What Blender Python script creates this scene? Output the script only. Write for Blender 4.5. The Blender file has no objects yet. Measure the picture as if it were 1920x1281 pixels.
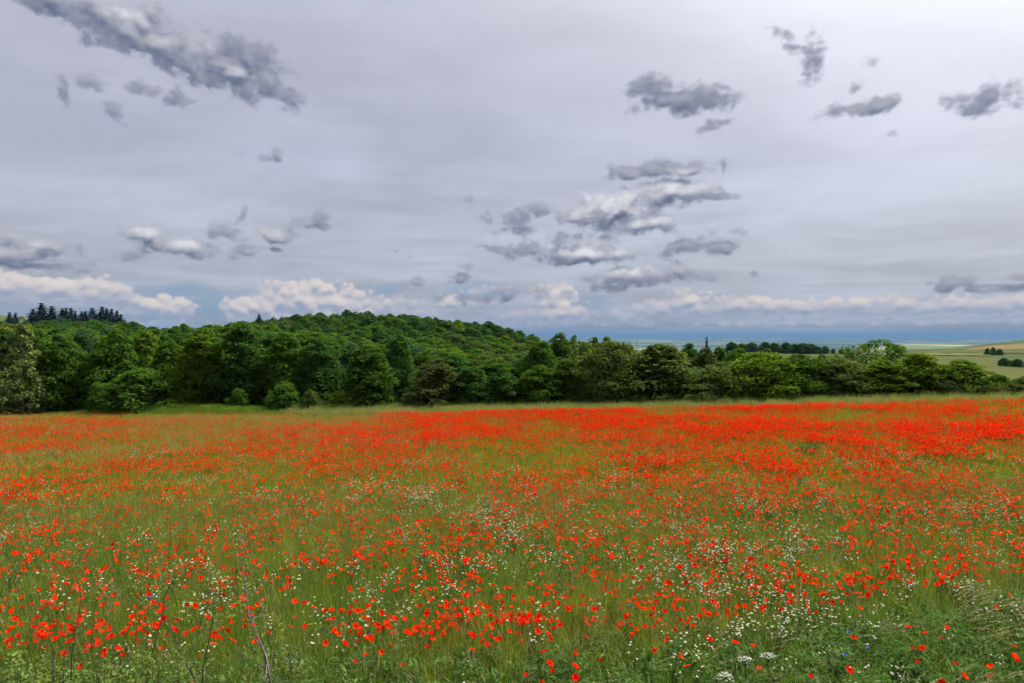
import bpy, bmesh, math, random
import numpy as np
from mathutils import Vector, Matrix

R = math.radians
rng = np.random.default_rng(7)
random.seed(7)
scene = bpy.context.scene
COL = scene.collection

# ------------------------------------------------------------------ camera
CAM_H = 4.2            # camera height (m); it stands on a bank above the field
HOR = 628.0            # image row (of 1281) of the true horizon
F = 1280.0             # focal length in pixels of the 1920 wide photograph (24 mm)
cam_d = bpy.data.cameras.new("camera")
cam_d.lens = 24.0
cam_d.sensor_width = 36.0
cam_d.shift_y = -(640.5 - HOR) / 1920.0
cam_d.clip_start = 0.1
cam_d.clip_end = 200000
cam = bpy.data.objects.new("camera", cam_d)
COL.objects.link(cam)
cam.location = (0, 0, CAM_H)
cam.rotation_euler = (R(90), 0, 0)
scene.camera = cam

# ------------------------------------------------------------------ render / view
scene.render.engine = "CYCLES"
cy = scene.cycles
cy.use_denoising = True
try:
    cy.denoiser = "OPENIMAGEDENOISE"
    cy.denoising_input_passes = "RGB_ALBEDO_NORMAL"
    cy.denoising_prefilter = "ACCURATE"
except Exception:
    pass
cy.use_adaptive_sampling = True
cy.adaptive_threshold = 0.03
cy.adaptive_min_samples = 12
cy.max_bounces = 5
cy.diffuse_bounces = 3
cy.glossy_bounces = 1
cy.transmission_bounces = 3
cy.volume_bounces = 0
cy.transparent_max_bounces = 4
cy.caustics_reflective = False
cy.caustics_refractive = False
cy.sample_clamp_indirect = 4.0
vs = scene.view_settings
vs.view_transform = "Standard"
vs.look = "None"
vs.gamma = 1.0
vs.use_curve_mapping = False
vs.exposure = 1.0

# ------------------------------------------------------------------ sun
SUN_EL, SUN_AZ = R(56), R(55)          # azimuth measured from +Y towards +X
sun_dir = Vector((math.sin(SUN_AZ) * math.cos(SUN_EL), math.cos(SUN_AZ) * math.cos(SUN_EL), math.sin(SUN_EL)))
sl = bpy.data.lights.new("sun", "SUN")
sl.energy = 4.6
sl.angle = R(12)
sl.color = (1.0, 0.95, 0.87)
so = bpy.data.objects.new("sun", sl)
COL.objects.link(so)
so.rotation_euler = sun_dir.to_track_quat("Z", "Y").to_euler()
so.location = (30, 40, 60)


# ------------------------------------------------------------------ node helper
class NT:
    def __init__(self, tree):
        self.t = tree
        self.n = tree.nodes
        self.l = tree.links

    def new(self, typ, **kw):
        nd = self.n.new(typ)
        for k, v in kw.items():
            setattr(nd, k, v)
        return nd

    def put(self, sock, val):
        if val is None:
            return
        if isinstance(val, bpy.types.NodeSocket):
            self.l.new(val, sock)
        else:
            if isinstance(val, (tuple, list)) and len(val) == 3 and sock.type == "RGBA":
                val = (*val, 1)
            sock.default_value = val

    def math(self, op, a, b=None, c=None, clamp=False):
        nd = self.new("ShaderNodeMath", operation=op, use_clamp=clamp)
        self.put(nd.inputs[0], a)
        self.put(nd.inputs[1], b)
        self.put(nd.inputs[2], c)
        return nd.outputs[0]

    def vmath(self, op, a, b=None, scale=None):
        nd = self.new("ShaderNodeVectorMath", operation=op)
        self.put(nd.inputs[0], a)
        self.put(nd.inputs[1], b)
        if scale is not None:
            self.put(nd.inputs["Scale"], scale)
        return nd.outputs["Value"] if op in ("LENGTH", "DOT_PRODUCT", "DISTANCE") else nd.outputs["Vector"]

    def mix(self, f, a, b, blend="MIX"):
        nd = self.new("ShaderNodeMix", data_type="RGBA", blend_type=blend)
        self.put(nd.inputs[0], f)
        self.put(nd.inputs[6], a)
        self.put(nd.inputs[7], b)
        return nd.outputs[2]

    def smooth(self, v, lo, hi, a=0.0, b=1.0):
        nd = self.new("ShaderNodeMapRange", interpolation_type="SMOOTHSTEP")
        self.put(nd.inputs[0], v)
        nd.inputs[1].default_value = lo
        nd.inputs[2].default_value = hi
        nd.inputs[3].default_value = a
        nd.inputs[4].default_value = b
        return nd.outputs[0]

    def noise(self, vec, scale, detail=4, rough=0.5, dim="3D", dist=0.0):
        nd = self.new("ShaderNodeTexNoise", noise_dimensions=dim)
        self.put(nd.inputs["Vector"], vec)
        nd.inputs["Scale"].default_value = scale
        nd.inputs["Detail"].default_value = detail
        nd.inputs["Roughness"].default_value = rough
        nd.inputs["Distortion"].default_value = dist
        return nd.outputs["Fac"]

    def ramp(self, f, stops):
        nd = self.new("ShaderNodeValToRGB")
        cr = nd.color_ramp
        while len(cr.elements) < len(stops):
            cr.elements.new(0.5)
        for e, (p, c) in zip(cr.elements, stops):
            e.position = p
            e.color = (*c, 1)
        self.put(nd.inputs[0], f)
        return nd.outputs[0]


def lin(r, g, b):
    return tuple((c / 255 / 12.92 if c / 255 <= 0.04045 else ((c / 255 + 0.055) / 1.055) ** 2.4) for c in (r, g, b))


# ------------------------------------------------------------------ sky
def sky_pos(px, py):
    """direction of a cloud (azimuth, elevation in degrees)"""
    t = (px - 960) / F
    az = math.atan(t)
    return math.degrees(az), math.degrees(math.atan((HOR - py) / F * math.cos(az)))


def build_world():
    w = bpy.data.worlds.new("World")
    scene.world = w
    w.use_nodes = True
    t = w.node_tree
    t.nodes.clear()
    N = NT(t)
    K = 2 ** (-vs.exposure)          # sky colours below are stated as seen

    def c(r, g, b):
        return tuple(v * K for v in lin(r, g, b))
    tc = N.new("ShaderNodeTexCoord").outputs["Generated"]
    d = N.vmath("NORMALIZE", tc)
    sep = N.new("ShaderNodeSeparateXYZ")
    N.put(sep.inputs[0], d)
    X, Y, Z = sep.outputs
    el = N.math("MULTIPLY", N.math("ARCSINE", Z), 180 / math.pi)
    az = N.math("MULTIPLY", N.math("ARCTAN2", X, Y), 180 / math.pi)
    # physical sky, seen through the gaps of the veil
    sky = N.new("ShaderNodeTexSky", sky_type="NISHITA")
    sky.sun_disc = False
    sky.sun_elevation = SUN_EL
    sky.sun_rotation = SUN_AZ
    sky.dust_density = 2.0
    blue = N.vmath("SCALE", sky.outputs[0], scale=0.075)
    # thin overcast veil
    eln = N.math("DIVIDE", N.math("MAXIMUM", el, 0.0), 90.0)
    veil = N.ramp(eln, [(0.0, c(133, 152, 181)), (0.012, c(148, 162, 186)), (0.035, c(168, 175, 193)), (0.075, c(180, 184, 198)),
                        (0.16, c(180, 183, 199)), (0.27, c(190, 192, 206)), (0.45, c(212, 214, 228)), (1.0, c(250, 250, 255))])
    # high cloud plane coordinates for streaks
    zz = N.math("ADD", N.math("MAXIMUM", Z, 0.0), 0.06)
    pl = N.vmath("DIVIDE", d, None)
    cmb = N.new("ShaderNodeCombineXYZ")
    N.put(cmb.inputs[0], zz); N.put(cmb.inputs[1], zz); N.put(cmb.inputs[2], 1.0)
    t.links.new(cmb.outputs[0], pl.node.inputs[1])
    n1 = N.noise(pl, 0.9, 5, 0.5, dist=0.6)
    n2 = N.noise(pl, 0.28, 2, 0.5)
    streak = N.math("ADD", N.math("MULTIPLY", n1, 0.55), N.math("MULTIPLY", n2, 0.75))
    n3 = N.noise(N.vmath("MULTIPLY", pl, (1.0, 1.5, 1.0)), 1.3, 4, 0.5, dist=0.8)
    streak = N.math("ADD", streak, N.math("MULTIPLY", N.math("SUBTRACT", n3, 0.5), 0.30))
    vmul = N.smooth(streak, 0.40, 0.90, 0.85, 1.24)
    veil = N.vmath("SCALE", veil, scale=vmul)
    # the sun behind the veil
    cosn = N.vmath("DOT_PRODUCT", d, tuple(sun_dir))
    g1 = N.math("POWER", N.math("MAXIMUM", cosn, 0.0), 14.0)
    g2 = N.math("POWER", N.math("MAXIMUM", cosn, 0.0), 60.0)
    glow = N.math("ADD", N.math("MULTIPLY", N.math("POWER", N.math("MAXIMUM", cosn, 0.0), 8.0), 2.9), N.math("MULTIPLY", g2, 0.7))
    gl = N.vmath("SCALE", (1.0 * K, 0.97 * K, 0.95 * K), scale=glow)
    veil = N.vmath("ADD", veil, gl)
    base = N.mix(0.10, veil, blue)
    # general, unplaced fracto-cumulus all round the sky beyond the view
    gsc = N.noise(pl, 1.6, 7, 0.56)
    gm = N.smooth(gsc, 0.60, 0.72)
    out_view = N.smooth(N.math("ABSOLUTE", az), 42, 60)
    out_view = N.math("MAXIMUM", out_view, N.smooth(el, 30, 42))
    gm = N.math("MULTIPLY", N.math("MULTIPLY", gm, out_view), N.smooth(el, 2, 10, 0, 0.8))
    plain_col = N.mix(gm, base, c(128, 134, 154))

    # ---- clouds at their places
    pe = N.new("ShaderNodeCombineXYZ")
    N.put(pe.inputs[0], az); N.put(pe.inputs[1], el)
    P = pe.outputs[0]

    def blobs_field(M, vec, blobs):
        acc = None
        for q, b in enumerate(blobs):
            if q and q % 5 == 0:      # evaluate in short chains
                nd = M.new("ShaderNodeVectorMath", operation="MULTIPLY_ADD")
                M.put(nd.inputs[0], acc); M.put(nd.inputs[1], (0, 0, 1e-9)); M.put(nd.inputs[2], vec)
                vec = nd.outputs[0]
            px, py, rx, ry = b[:4]
            rot = b[4] if len(b) > 4 else 0.0
            wt = b[5] if len(b) > 5 else 1.0
            a, e = sky_pos(px, py)
            rx, ry = rx * 1.22, ry * 1.20
            sx = math.degrees(rx / F) * math.cos(R(a)) ** 2
            sy = math.degrees(ry / F) * math.cos(R(a)) * math.cos(R(e)) ** 2
            if abs(rot) > 9:
                mp = M.new("ShaderNodeMapping", vector_type="TEXTURE")
                M.put(mp.inputs[0], vec)
                mp.inputs["Location"].default_value = (a, e, 0)
                mp.inputs["Rotation"].default_value = (0, 0, R(-rot))
                mp.inputs["Scale"].default_value = (sx, sy, 1)
                q_ = mp.outputs[0]
            else:
                nd = M.new("ShaderNodeVectorMath", operation="MULTIPLY_ADD")
                M.put(nd.inputs[0], vec); M.put(nd.inputs[1], (1 / sx, 1 / sy, 0.0)); M.put(nd.inputs[2], (-a / sx, -e / sy, 0.0))
                q_ = nd.outputs[0]
            ln = M.vmath("LENGTH", q_)
            v = M.math("MULTIPLY_ADD", ln, -wt, wt)
            acc = v if acc is None else M.math("SMOOTH_MAX", acc, v, 0.25)
        return acc

    def density_group(name, blobs, nscale, amp, thr, billow, stretch, detail=6):
        g = bpy.data.node_groups.new(name, "ShaderNodeTree")
        g.interface.new_socket("Vector", in_out="INPUT", socket_type="NodeSocketVector")
        g.interface.new_socket("Density", in_out="OUTPUT", socket_type="NodeSocketFloat")
        M = NT(g)
        gi = M.new("NodeGroupInput")
        go = M.new("NodeGroupOutput")
        v = gi.outputs[0]
        vs_ = M.vmath("MULTIPLY", v, (1.0, stretch, 1.0))
        wn = M.new("ShaderNodeTexNoise", noise_dimensions="2D")
        M.put(wn.inputs["Vector"], vs_)
        wn.inputs["Scale"].default_value = nscale * 0.6
        wn.inputs["Detail"].default_value = 2
        off = M.vmath("SCALE", M.vmath("SUBTRACT", wn.outputs["Color"], (0.5, 0.5, 0.5)), scale=1.1 / nscale * 0.5)
        n = M.noise(M.vmath("ADD", vs_, off), nscale, detail, 0.55, "2D")
        fld = blobs_field(M, M.vmath("ADD", v, M.vmath("SCALE", off, scale=0.35)), blobs)
        vo = M.new("ShaderNodeTexVoronoi", voronoi_dimensions="2D", feature="F1")
        M.put(vo.inputs["Vector"], M.vmath("ADD", vs_, M.vmath("SCALE", off, scale=0.6)))
        vo.inputs["Scale"].default_value = nscale * 1.5
        vo.inputs["Detail"].default_value = 1.0 if detail > 3 else 0.0
        vo.inputs["Roughness"].default_value = 0.5
        bl = M.math("MULTIPLY", M.math("SUBTRACT", 0.45, vo.outputs["Distance"]), billow)
        dn = M.math("ADD", fld, M.math("MULTIPLY", M.math("SUBTRACT", n, 0.5), amp))
        dn = M.math("ADD", dn, bl)
        dn = M.math("SUBTRACT", dn, thr)
        M.l.new(dn, go.inputs[0])
        return g

    def layer(base_col, name, blobs, lit_blobs, nscale, amp, thr, billow, stretch, dark, mid, light, bright, soft, opac, up, kemb, bias=0.42):
        g = density_group(name, blobs, nscale, amp, thr, billow, stretch)
        gs = density_group(name + "_body", blobs, nscale, amp * 0.9, thr, billow, stretch, 2)

        def ev(vec, grp):
            nd = N.new("ShaderNodeGroup", node_tree=grp)
            N.put(nd.inputs[0], vec)
            return nd.outputs[0]
        d0 = ev(P, g)
        ds = ev(P, gs)
        d1 = ev(N.vmath("ADD", P, up), gs)
        alpha = N.math("MULTIPLY", N.smooth(d0, 0.0, soft), opac)
        d0c = N.math("MINIMUM", N.math("MULTIPLY_ADD", d0, 0.3, N.math("MULTIPLY", ds, 0.7)), 3.0)
        d1c = N.math("MAXIMUM", N.math("MINIMUM", d1, 3.0), -0.6)
        emb = N.math("MULTIPLY_ADD", N.math("SUBTRACT", d0c, d1c), kemb, bias, clamp=True)
        thick = N.smooth(d0, 0.05, 0.62)
        lo = N.mix(thick, mid, dark)
        hi = light
        if lit_blobs:
            lf = N.math("MULTIPLY", N.smooth(blobs_field(N, P, lit_blobs), -0.7, 0.9), N.smooth(emb, 0.1, 0.6))
            hi = N.mix(lf, light, bright)
            emb = N.math("ADD", emb, N.math("MULTIPLY", lf, 0.12), clamp=True)
        col = N.mix(emb, lo, hi)
        return N.mix(alpha, base_col, col)

    low = [(-20, 532, 80, 26, 0, 1.5), (40, 537, 70, 24, 0, 1.5), (110, 541, 80, 22, 0, 1.5), (185, 547, 60, 28, 0, 1.5), (225, 560, 55, 18, 0, 1.3), (300, 573, 60, 19, 0, 1.5), (335, 580, 30, 18, 0, 1.4), (120, 560, 180, 8, 4), (260, 585, 110, 7, 6),
           (450, 580, 40, 20, 0, 1.3), (500, 574, 55, 26, 0, 1.5), (570, 562, 90, 38, 0, 1.7), (640, 570, 65, 34, 0, 1.5), (685, 585, 38, 18, 0, 1.3), (560, 592, 140, 14),
           (745, 575, 40, 16), (800, 585, 55, 14), (845, 565, 26, 12),
           (1045, 565, 34, 34, 0, 1.5), (1052, 588, 52, 20, 0, 1.4), (965, 592, 70, 13), (905, 570, 55, 12), (930, 548, 60, 12), (1010, 545, 40, 14),
           (1168, 592, 48, 12), (1240, 580, 50, 16, 0, 1.3), (1285, 565, 42, 22, 0, 1.3), (1310, 580, 65, 16, 0, 1.4), (1390, 572, 65, 18, 0, 1.5), (1440, 574, 55, 17, 0, 1.5), (1510, 577, 65, 15, 0, 1.4), (1600, 572, 75, 15, 0, 1.4), (1675, 570, 55, 17, 0, 1.4),
           (1740, 575, 65, 14, 0, 1.4), (1800, 572, 55, 16, 0, 1.4), (1870, 573, 65, 14, 0, 1.4), (1930, 568, 65, 16, 0, 1.4), (1600, 584, 330, 5), (1500, 605, 300, 6, 0, 0.6), (100, 607, 200, 7, 0, 0.6)]
    low_lit = [(100, 528, 180, 22), (310, 565, 60, 16), (600, 550, 130, 36), (1050, 560, 40, 30), (1300, 556, 40, 14), (1420, 562, 60, 8, 0, 0.7), (480, 570, 60, 20), (840, 560, 30, 12, 0, 0.7), (1620, 563, 330, 9, 0, 0.55)]

    mid = [(110, 4, 130, 36, 14, 1.5), (215, 42, 130, 48, 24, 1.6), (320, 92, 120, 46, 24, 1.6), (425, 128, 110, 46, 18, 1.6), (500, 160, 75, 34, 24, 1.4), (465, 105, 75, 36, 10, 1.3), (270, 40, 60, 40, 0, 1.2),
           (170, 155, 40, 15, 8, .8), (215, 208, 22, 28, 30, .8), (262, 165, 42, 14, -5, .75), (330, 190, 32, 15, 5, .85), (124, 172, 12, 24, 0, .7), (165, 82, 22, 10, 0, .6),
           (486, 296, 34, 9, 0, .62), (520, 294, 13, 12, 0, .72), (415, 292, 10, 6, 0, .6),
           (1222, 166, 52, 27, 15, 1.3), (1285, 186, 96, 28, 0, 1.5), (1345, 188, 48, 26, 0, 1.3), (1330, 237, 42, 13, -12, .9),
           (1478, 66, 30, 12, 15, .75), (1526, 110, 24, 48, 0, .9), (1492, 88, 34, 12, 10, .7), (1634, 112, 14, 13, 0, .7), (1668, 253, 18, 7, -15, .65),
           (1600, 204, 70, 16, 3, 1.3), (1652, 196, 48, 18, 3, 1.3), (1608, 165, 14, 12, 0, .75), (1848, 182, 74, 30, -4, 1.3), (1836, 200, 44, 20),
           (1180, 323, 54, 15, 0, 1.3), (1232, 314, 46, 20, 0, 1.3), (1290, 318, 58, 14, 0, 1.3), (1355, 310, 7, 12, 0, .75),
           (1268, 358, 84, 26, 0, 1.6), (1238, 380, 54, 16, 0, 1.3), (1330, 368, 54, 10, 0, 1.2), (880, 374, 11, 7, 0, .75),
           (1145, 395, 84, 34, 0, 1.6), (1165, 376, 36, 26, 0, 1.4), (1200, 420, 64, 22, 0, 1.4), (1090, 408, 56, 20, 0, 1.4), (1245, 430, 34, 16, 20, .8),
           (955, 406, 62, 20, 5, .82), (1005, 395, 32, 16, 0, .85), (970, 432, 52, 12, 0, .75),
           (1060, 450, 52, 15), (1125, 455, 42, 16), (1090, 478, 116, 20, 0, 1.5), (985, 472, 50, 16, 0, 1.3), (1150, 480, 48, 14, 0, 1.3), (918, 467, 26, 9, 15, .85), (1060, 492, 50, 9),
           (1300, 460, 74, 14, 0, 1.3), (1345, 463, 44, 13, 0, 1.3), (1368, 434, 28, 11, 5, .82), (1250, 474, 14, 10, 0, .8),
           (1178, 520, 80, 22, 0, 1.5), (1215, 514, 52, 18, 0, 1.3), (1150, 540, 60, 8), (1283, 510, 42, 17, 15), (1325, 520, 24, 12, 0, .85), (1412, 514, 17, 10, 10, .9),
           (940, 548, 60, 11, 0, .9), (900, 560, 80, 12, 0, .8), (1005, 546, 36, 14, 0, .85), (1086, 545, 8, 9, 0, .85),
           (778, 528, 28, 10), (862, 520, 30, 10), (886, 500, 28, 10, 10, .85), (742, 472, 6, 4, 0, .8), (770, 480, 8, 6, 0, .7),
           (278, 440, 44, 30, 0, 1.25), (300, 452, 40, 22, 0, 1.1), (345, 464, 56, 22, 0, 1.25), (372, 480, 38, 10), (424, 437, 56, 20, 0, 1.15), (462, 447, 24, 10), (518, 442, 46, 20, 0, 1.15), (572, 414, 48, 18, -14, 1.1), (607, 425, 16, 10), (462, 467, 24, 14, 0, .85), (245, 482, 24, 12, 0, .85),
           (325, 487, 12, 9, 0, .8), (458, 396, 10, 16, 20, .78), (478, 407, 12, 8, 0, .75), (437, 485, 14, 9, 0, .8), (518, 470, 12, 6, 0, .8),
           (20, 478, 104, 20, 0, 1.5), (30, 496, 114, 9, 0, 1.2), (105, 462, 50, 17, 0, 1.3), (20, 440, 40, 14, 0, .85), (145, 465, 20, 14, -30, .85), (157, 508, 20, 9), (172, 495, 10, 7, 0, .8), (90, 497, 70, 9),
           (1790, 532, 44, 17, 0, 1.4), (1860, 541, 80, 10, 0, 1.3), (1900, 520, 46, 9, 0, .85), (1745, 530, 16, 8, 0, .75)]
    mid_lit = [(378, 82, 26, 16, 0, .9), (445, 140, 40, 18, 0, .6), (1150, 384, 90, 36, 0, 2.2), (1200, 402, 80, 22, 0, 1.6), (1270, 344, 72, 20, 0, 1.7), (278, 432, 50, 22, 0, .7), (350, 456, 48, 15, 0, .6), (520, 434, 36, 14, 0, .2),
               (1120, 466, 80, 14, 0, 1.7), (1185, 503, 70, 14, 0, 1.6), (30, 460, 50, 14, 0, .5), (230, 20, 90, 30, 20, .5)]
    SPLIT = 9.5

    def band(blobs, high):
        keep = []
        for bq in blobs:
            e = sky_pos(bq[0], bq[1])[1]
            ext = math.degrees((bq[3] + 0.5 * abs(math.sin(R(bq[4] if len(bq) > 4 else 0))) * bq[2]) / F) * 2.2
            if (high and e + ext > SPLIT) or (not high and e - ext < SPLIT):
                keep.append(bq)
        return keep
    MIDP = (0.55, 2.0, -0.12, 0.50, 1.3, c(82, 96, 128), c(148, 155, 174), c(164, 168, 182), c(228, 228, 234), 0.95, 0.92, (0.16, 0.70, 0), 0.46, 0.42)
    col_hi = layer(base, "upper_cloud", band(mid, True), band(mid_lit, True), *MIDP)
    # blue openings low over the horizon
    gaps = [(330, 548, 120, 22), (390, 570, 70, 34), (885, 548, 95, 20), (1110, 562, 60, 22, 0, .8), (200, 590, 170, 22, 0, .7), (720, 545, 50, 14, 0, 0.6)]
    gp = N.smooth(N.math("ADD", blobs_field(N, P, gaps), N.math("MULTIPLY", N.math("SUBTRACT", N.noise(N.vmath("MULTIPLY", P, (1, 3, 1)), 0.25, 4, 0.5, "2D"), 0.5), 1.2)), 0.0, 0.7)
    col = N.mix(N.math("MULTIPLY", gp, 0.78), base, N.mix(0.25, c(112, 146, 187), blue))

    col = layer(col, "low_cumulus", low, low_lit, 0.70, 1.0, -0.22, 1.0, 1.2, c(147, 160, 186), c(160, 171, 193), c(186, 189, 203), c(226, 216, 211), 0.55, 0.92, (0.08, 0.45, 0), 0.50, 0.50)
    col = layer(col, "mid_cloud", band(mid, False), band(mid_lit, False), *MIDP)

    b_plain = N.new("ShaderNodeBackground")
    N.put(b_plain.inputs[0], plain_col)
    b_view = N.new("ShaderNodeBackground")
    N.put(b_view.inputs[0], col)
    inside = N.math("MULTIPLY", N.math("LESS_THAN", N.math("ABSOLUTE", az), 42.0), N.math("MULTIPLY", N.math("LESS_THAN", el, 30.0), N.math("GREATER_THAN", el, -1.0)))
    b_hi = N.new("ShaderNodeBackground")
    N.put(b_hi.inputs[0], col_hi)
    mh = N.new("ShaderNodeMixShader")
    N.put(mh.inputs[0], N.math("GREATER_THAN", el, SPLIT))
    t.links.new(b_view.outputs[0], mh.inputs[1])
    t.links.new(b_hi.outputs[0], mh.inputs[2])
    mx = N.new("ShaderNodeMixShader")
    N.put(mx.inputs[0], inside)
    t.links.new(b_plain.outputs[0], mx.inputs[1])
    t.links.new(mh.outputs[0], mx.inputs[2])
    out = N.new("ShaderNodeOutputWorld")
    t.links.new(mx.outputs[0], out.inputs[0])
    w.cycles.sampling_method = "MANUAL"
    w.cycles.sample_map_resolution = 512


build_world()


# ------------------------------------------------------------------ small tools
def vnoise(x, y, seed=0):
    xi = np.floor(x).astype(np.int64); yi = np.floor(y).astype(np.int64)
    xf = x - xi; yf = y - yi
    u = xf * xf * (3 - 2 * xf); v = yf * yf * (3 - 2 * yf)

    def h(a, b):
        n = (a * 374761393 + b * 668265263 + seed * 1442695041) & 0xFFFFFFFF
        n = ((n ^ (n >> 13)) * 1274126177) & 0xFFFFFFFF
        return ((n ^ (n >> 16)) & 0xFFFFFF) / float(0xFFFFFF)
    return (h(xi, yi) * (1 - u) + h(xi + 1, yi) * u) * (1 - v) + (h(xi, yi + 1) * (1 - u) + h(xi + 1, yi + 1) * u) * v


def fbm(x, y, oct=4, seed=0):
    s = 0; a = 0.5; tot = 0
    for i in range(oct):
        s = s + a * vnoise(x * 2 ** i + 17.3 * i, y * 2 ** i - 9.1 * i, seed + i)
        tot += a; a *= 0.5
    return s / tot


def sstep(x, a, b):
    t = np.clip((x - a) / (b - a), 0, 1)
    return t * t * (3 - 2 * t)


def mesh_np(name, V, Fc, smooth=False):
    me = bpy.data.meshes.new(name)
    V = np.asarray(V, dtype=np.float32)
    Fc = np.asarray(Fc, dtype=np.int32)
    n, k = Fc.shape
    me.vertices.add(len(V)); me.vertices.foreach_set("co", V.ravel())
    me.loops.add(n * k); me.loops.foreach_set("vertex_index", Fc.ravel())
    me.polygons.add(n)
    me.polygons.foreach_set("loop_start", np.arange(0, n * k, k, dtype=np.int32))
    me.polygons.foreach_set("loop_total", np.full(n, k, dtype=np.int32))
    if smooth:
        me.polygons.foreach_set("use_smooth", np.ones(n, dtype=bool))
    me.update(calc_edges=True)
    return me


def link(name, me, mat=None, parent=None, **props):
    o = bpy.data.objects.new(name, me)
    COL.objects.link(o)
    if mat is not None and me is not None and len(me.materials) == 0:
        me.materials.append(mat)
    if parent is not None:
        o.parent = parent
    for k, v in props.items():
        o[k] = v
    return o


def thing(name, label, cat, group=None, loc=(0, 0, 0), rz=0.0, s=1.0):
    o = bpy.data.objects.new(name, None)
    o.empty_display_size = 0.2
    COL.objects.link(o)
    o.location = loc
    o.rotation_euler = (0, 0, rz)
    o.scale = (s, s, s) if not isinstance(s, tuple) else s
    o["label"] = label
    o["category"] = cat
    if group:
        o["group"] = group
    return o


def tube(pts, radii, sides=5):
    """vertices and quads of a tapered tube along a polyline"""
    pts = [Vector(p) for p in pts]
    V = []; Q = []
    for i, p in enumerate(pts):
        d = (pts[min(i + 1, len(pts) - 1)] - pts[max(i - 1, 0)])
        d = d.normalized() if d.length > 1e-9 else Vector((0, 0, 1))
        a = d.orthogonal().normalized(); b = d.cross(a)
        if i and a.dot(pa) < 0: a, b = -a, -b
        pa = a
        for k in range(sides):
            an = 2 * math.pi * k / sides
            V.append(p + (a * math.cos(an) + b * math.sin(an)) * radii[i])
    for i in range(len(pts) - 1):
        for k in range(sides):
            k2 = (k + 1) % sides
            Q.append((i * sides + k, i * sides + k2, (i + 1) * sides + k2, (i + 1) * sides + k))
    return V, Q


class Acc:
    """collects vertices, faces (quads; triangles repeat no vertex) and material indices"""
    def __init__(self):
        self.V = []; self.F = []; self.M = []

    def add(self, V, Fc, m=0):
        o = len(self.V)
        self.V.extend([tuple(v) for v in V])
        self.F.extend([tuple(i + o for i in f) for f in Fc])
        self.M.extend([m] * len(Fc))

    def mesh(self, name, mats, smooth=False):
        me = bpy.data.meshes.new(name)
        me.from_pydata(self.V, [], self.F)
        for m in mats:
            me.materials.append(m)
        me.polygons.foreach_set("material_index", np.array(self.M, dtype=np.int32))
        if smooth:
            me.polygons.foreach_set("use_smooth", np.ones(len(self.F), dtype=bool))
        me.update()
        return me


def scatter(name, P, rot, scl, vid, protos, **props):
    """one 'stuff' object: instances of the prototype meshes on points"""
    P = np.asarray(P, dtype=np.float32)
    me = bpy.data.meshes.new(name)
    me.vertices.add(len(P)); me.vertices.foreach_set("co", P.ravel())
    a = me.attributes.new("rot", "FLOAT_VECTOR", "POINT"); a.data.foreach_set("vector", np.asarray(rot, dtype=np.float32).ravel())
    a = me.attributes.new("scl", "FLOAT_VECTOR", "POINT"); a.data.foreach_set("vector", np.asarray(scl, dtype=np.float32).ravel())
    a = me.attributes.new("vid", "INT", "POINT"); a.data.foreach_set("value", np.asarray(vid, dtype=np.int32))
    col = bpy.data.collections.new(name + "_kinds")
    for i, (m_) in enumerate(protos):
        ob = bpy.data.objects.new("%s_kind_%02d" % (name, i), m_)
        col.objects.link(ob)
    g = bpy.data.node_groups.new(name, "GeometryNodeTree")
    g.interface.new_socket("Geometry", in_out="INPUT", socket_type="NodeSocketGeometry")
    g.interface.new_socket("Geometry", in_out="OUTPUT", socket_type="NodeSocketGeometry")
    n = g.nodes; l = g.links
    gi = n.new("NodeGroupInput"); go = n.new("NodeGroupOutput")
    ci = n.new("GeometryNodeCollectionInfo")
    ci.inputs["Collection"].default_value = col
    ci.inputs["Separate Children"].default_value = True
    ci.inputs["Reset Children"].default_value = True
    ip = n.new("GeometryNodeInstanceOnPoints")
    ip.inputs["Pick Instance"].default_value = True

    def attr(nm, ty):
        q = n.new("GeometryNodeInputNamedAttribute"); q.data_type = ty
        q.inputs["Name"].default_value = nm
        return q.outputs["Attribute"]
    e2r = n.new("FunctionNodeEulerToRotation")
    l.new(attr("rot", "FLOAT_VECTOR"), e2r.inputs[0])
    l.new(gi.outputs[0], ip.inputs["Points"])
    l.new(ci.outputs[0], ip.inputs["Instance"])
    l.new(attr("vid", "INT"), ip.inputs["Instance Index"])
    l.new(e2r.outputs[0], ip.inputs["Rotation"])
    l.new(attr("scl", "FLOAT_VECTOR"), ip.inputs["Scale"])
    l.new(ip.outputs[0], go.inputs[0])
    ob = link(name, me, None, None, **props)
    ob["kind"] = "stuff"
    md = ob.modifiers.new("scatter", "NODES")
    md.node_group = g
    return ob


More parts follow.
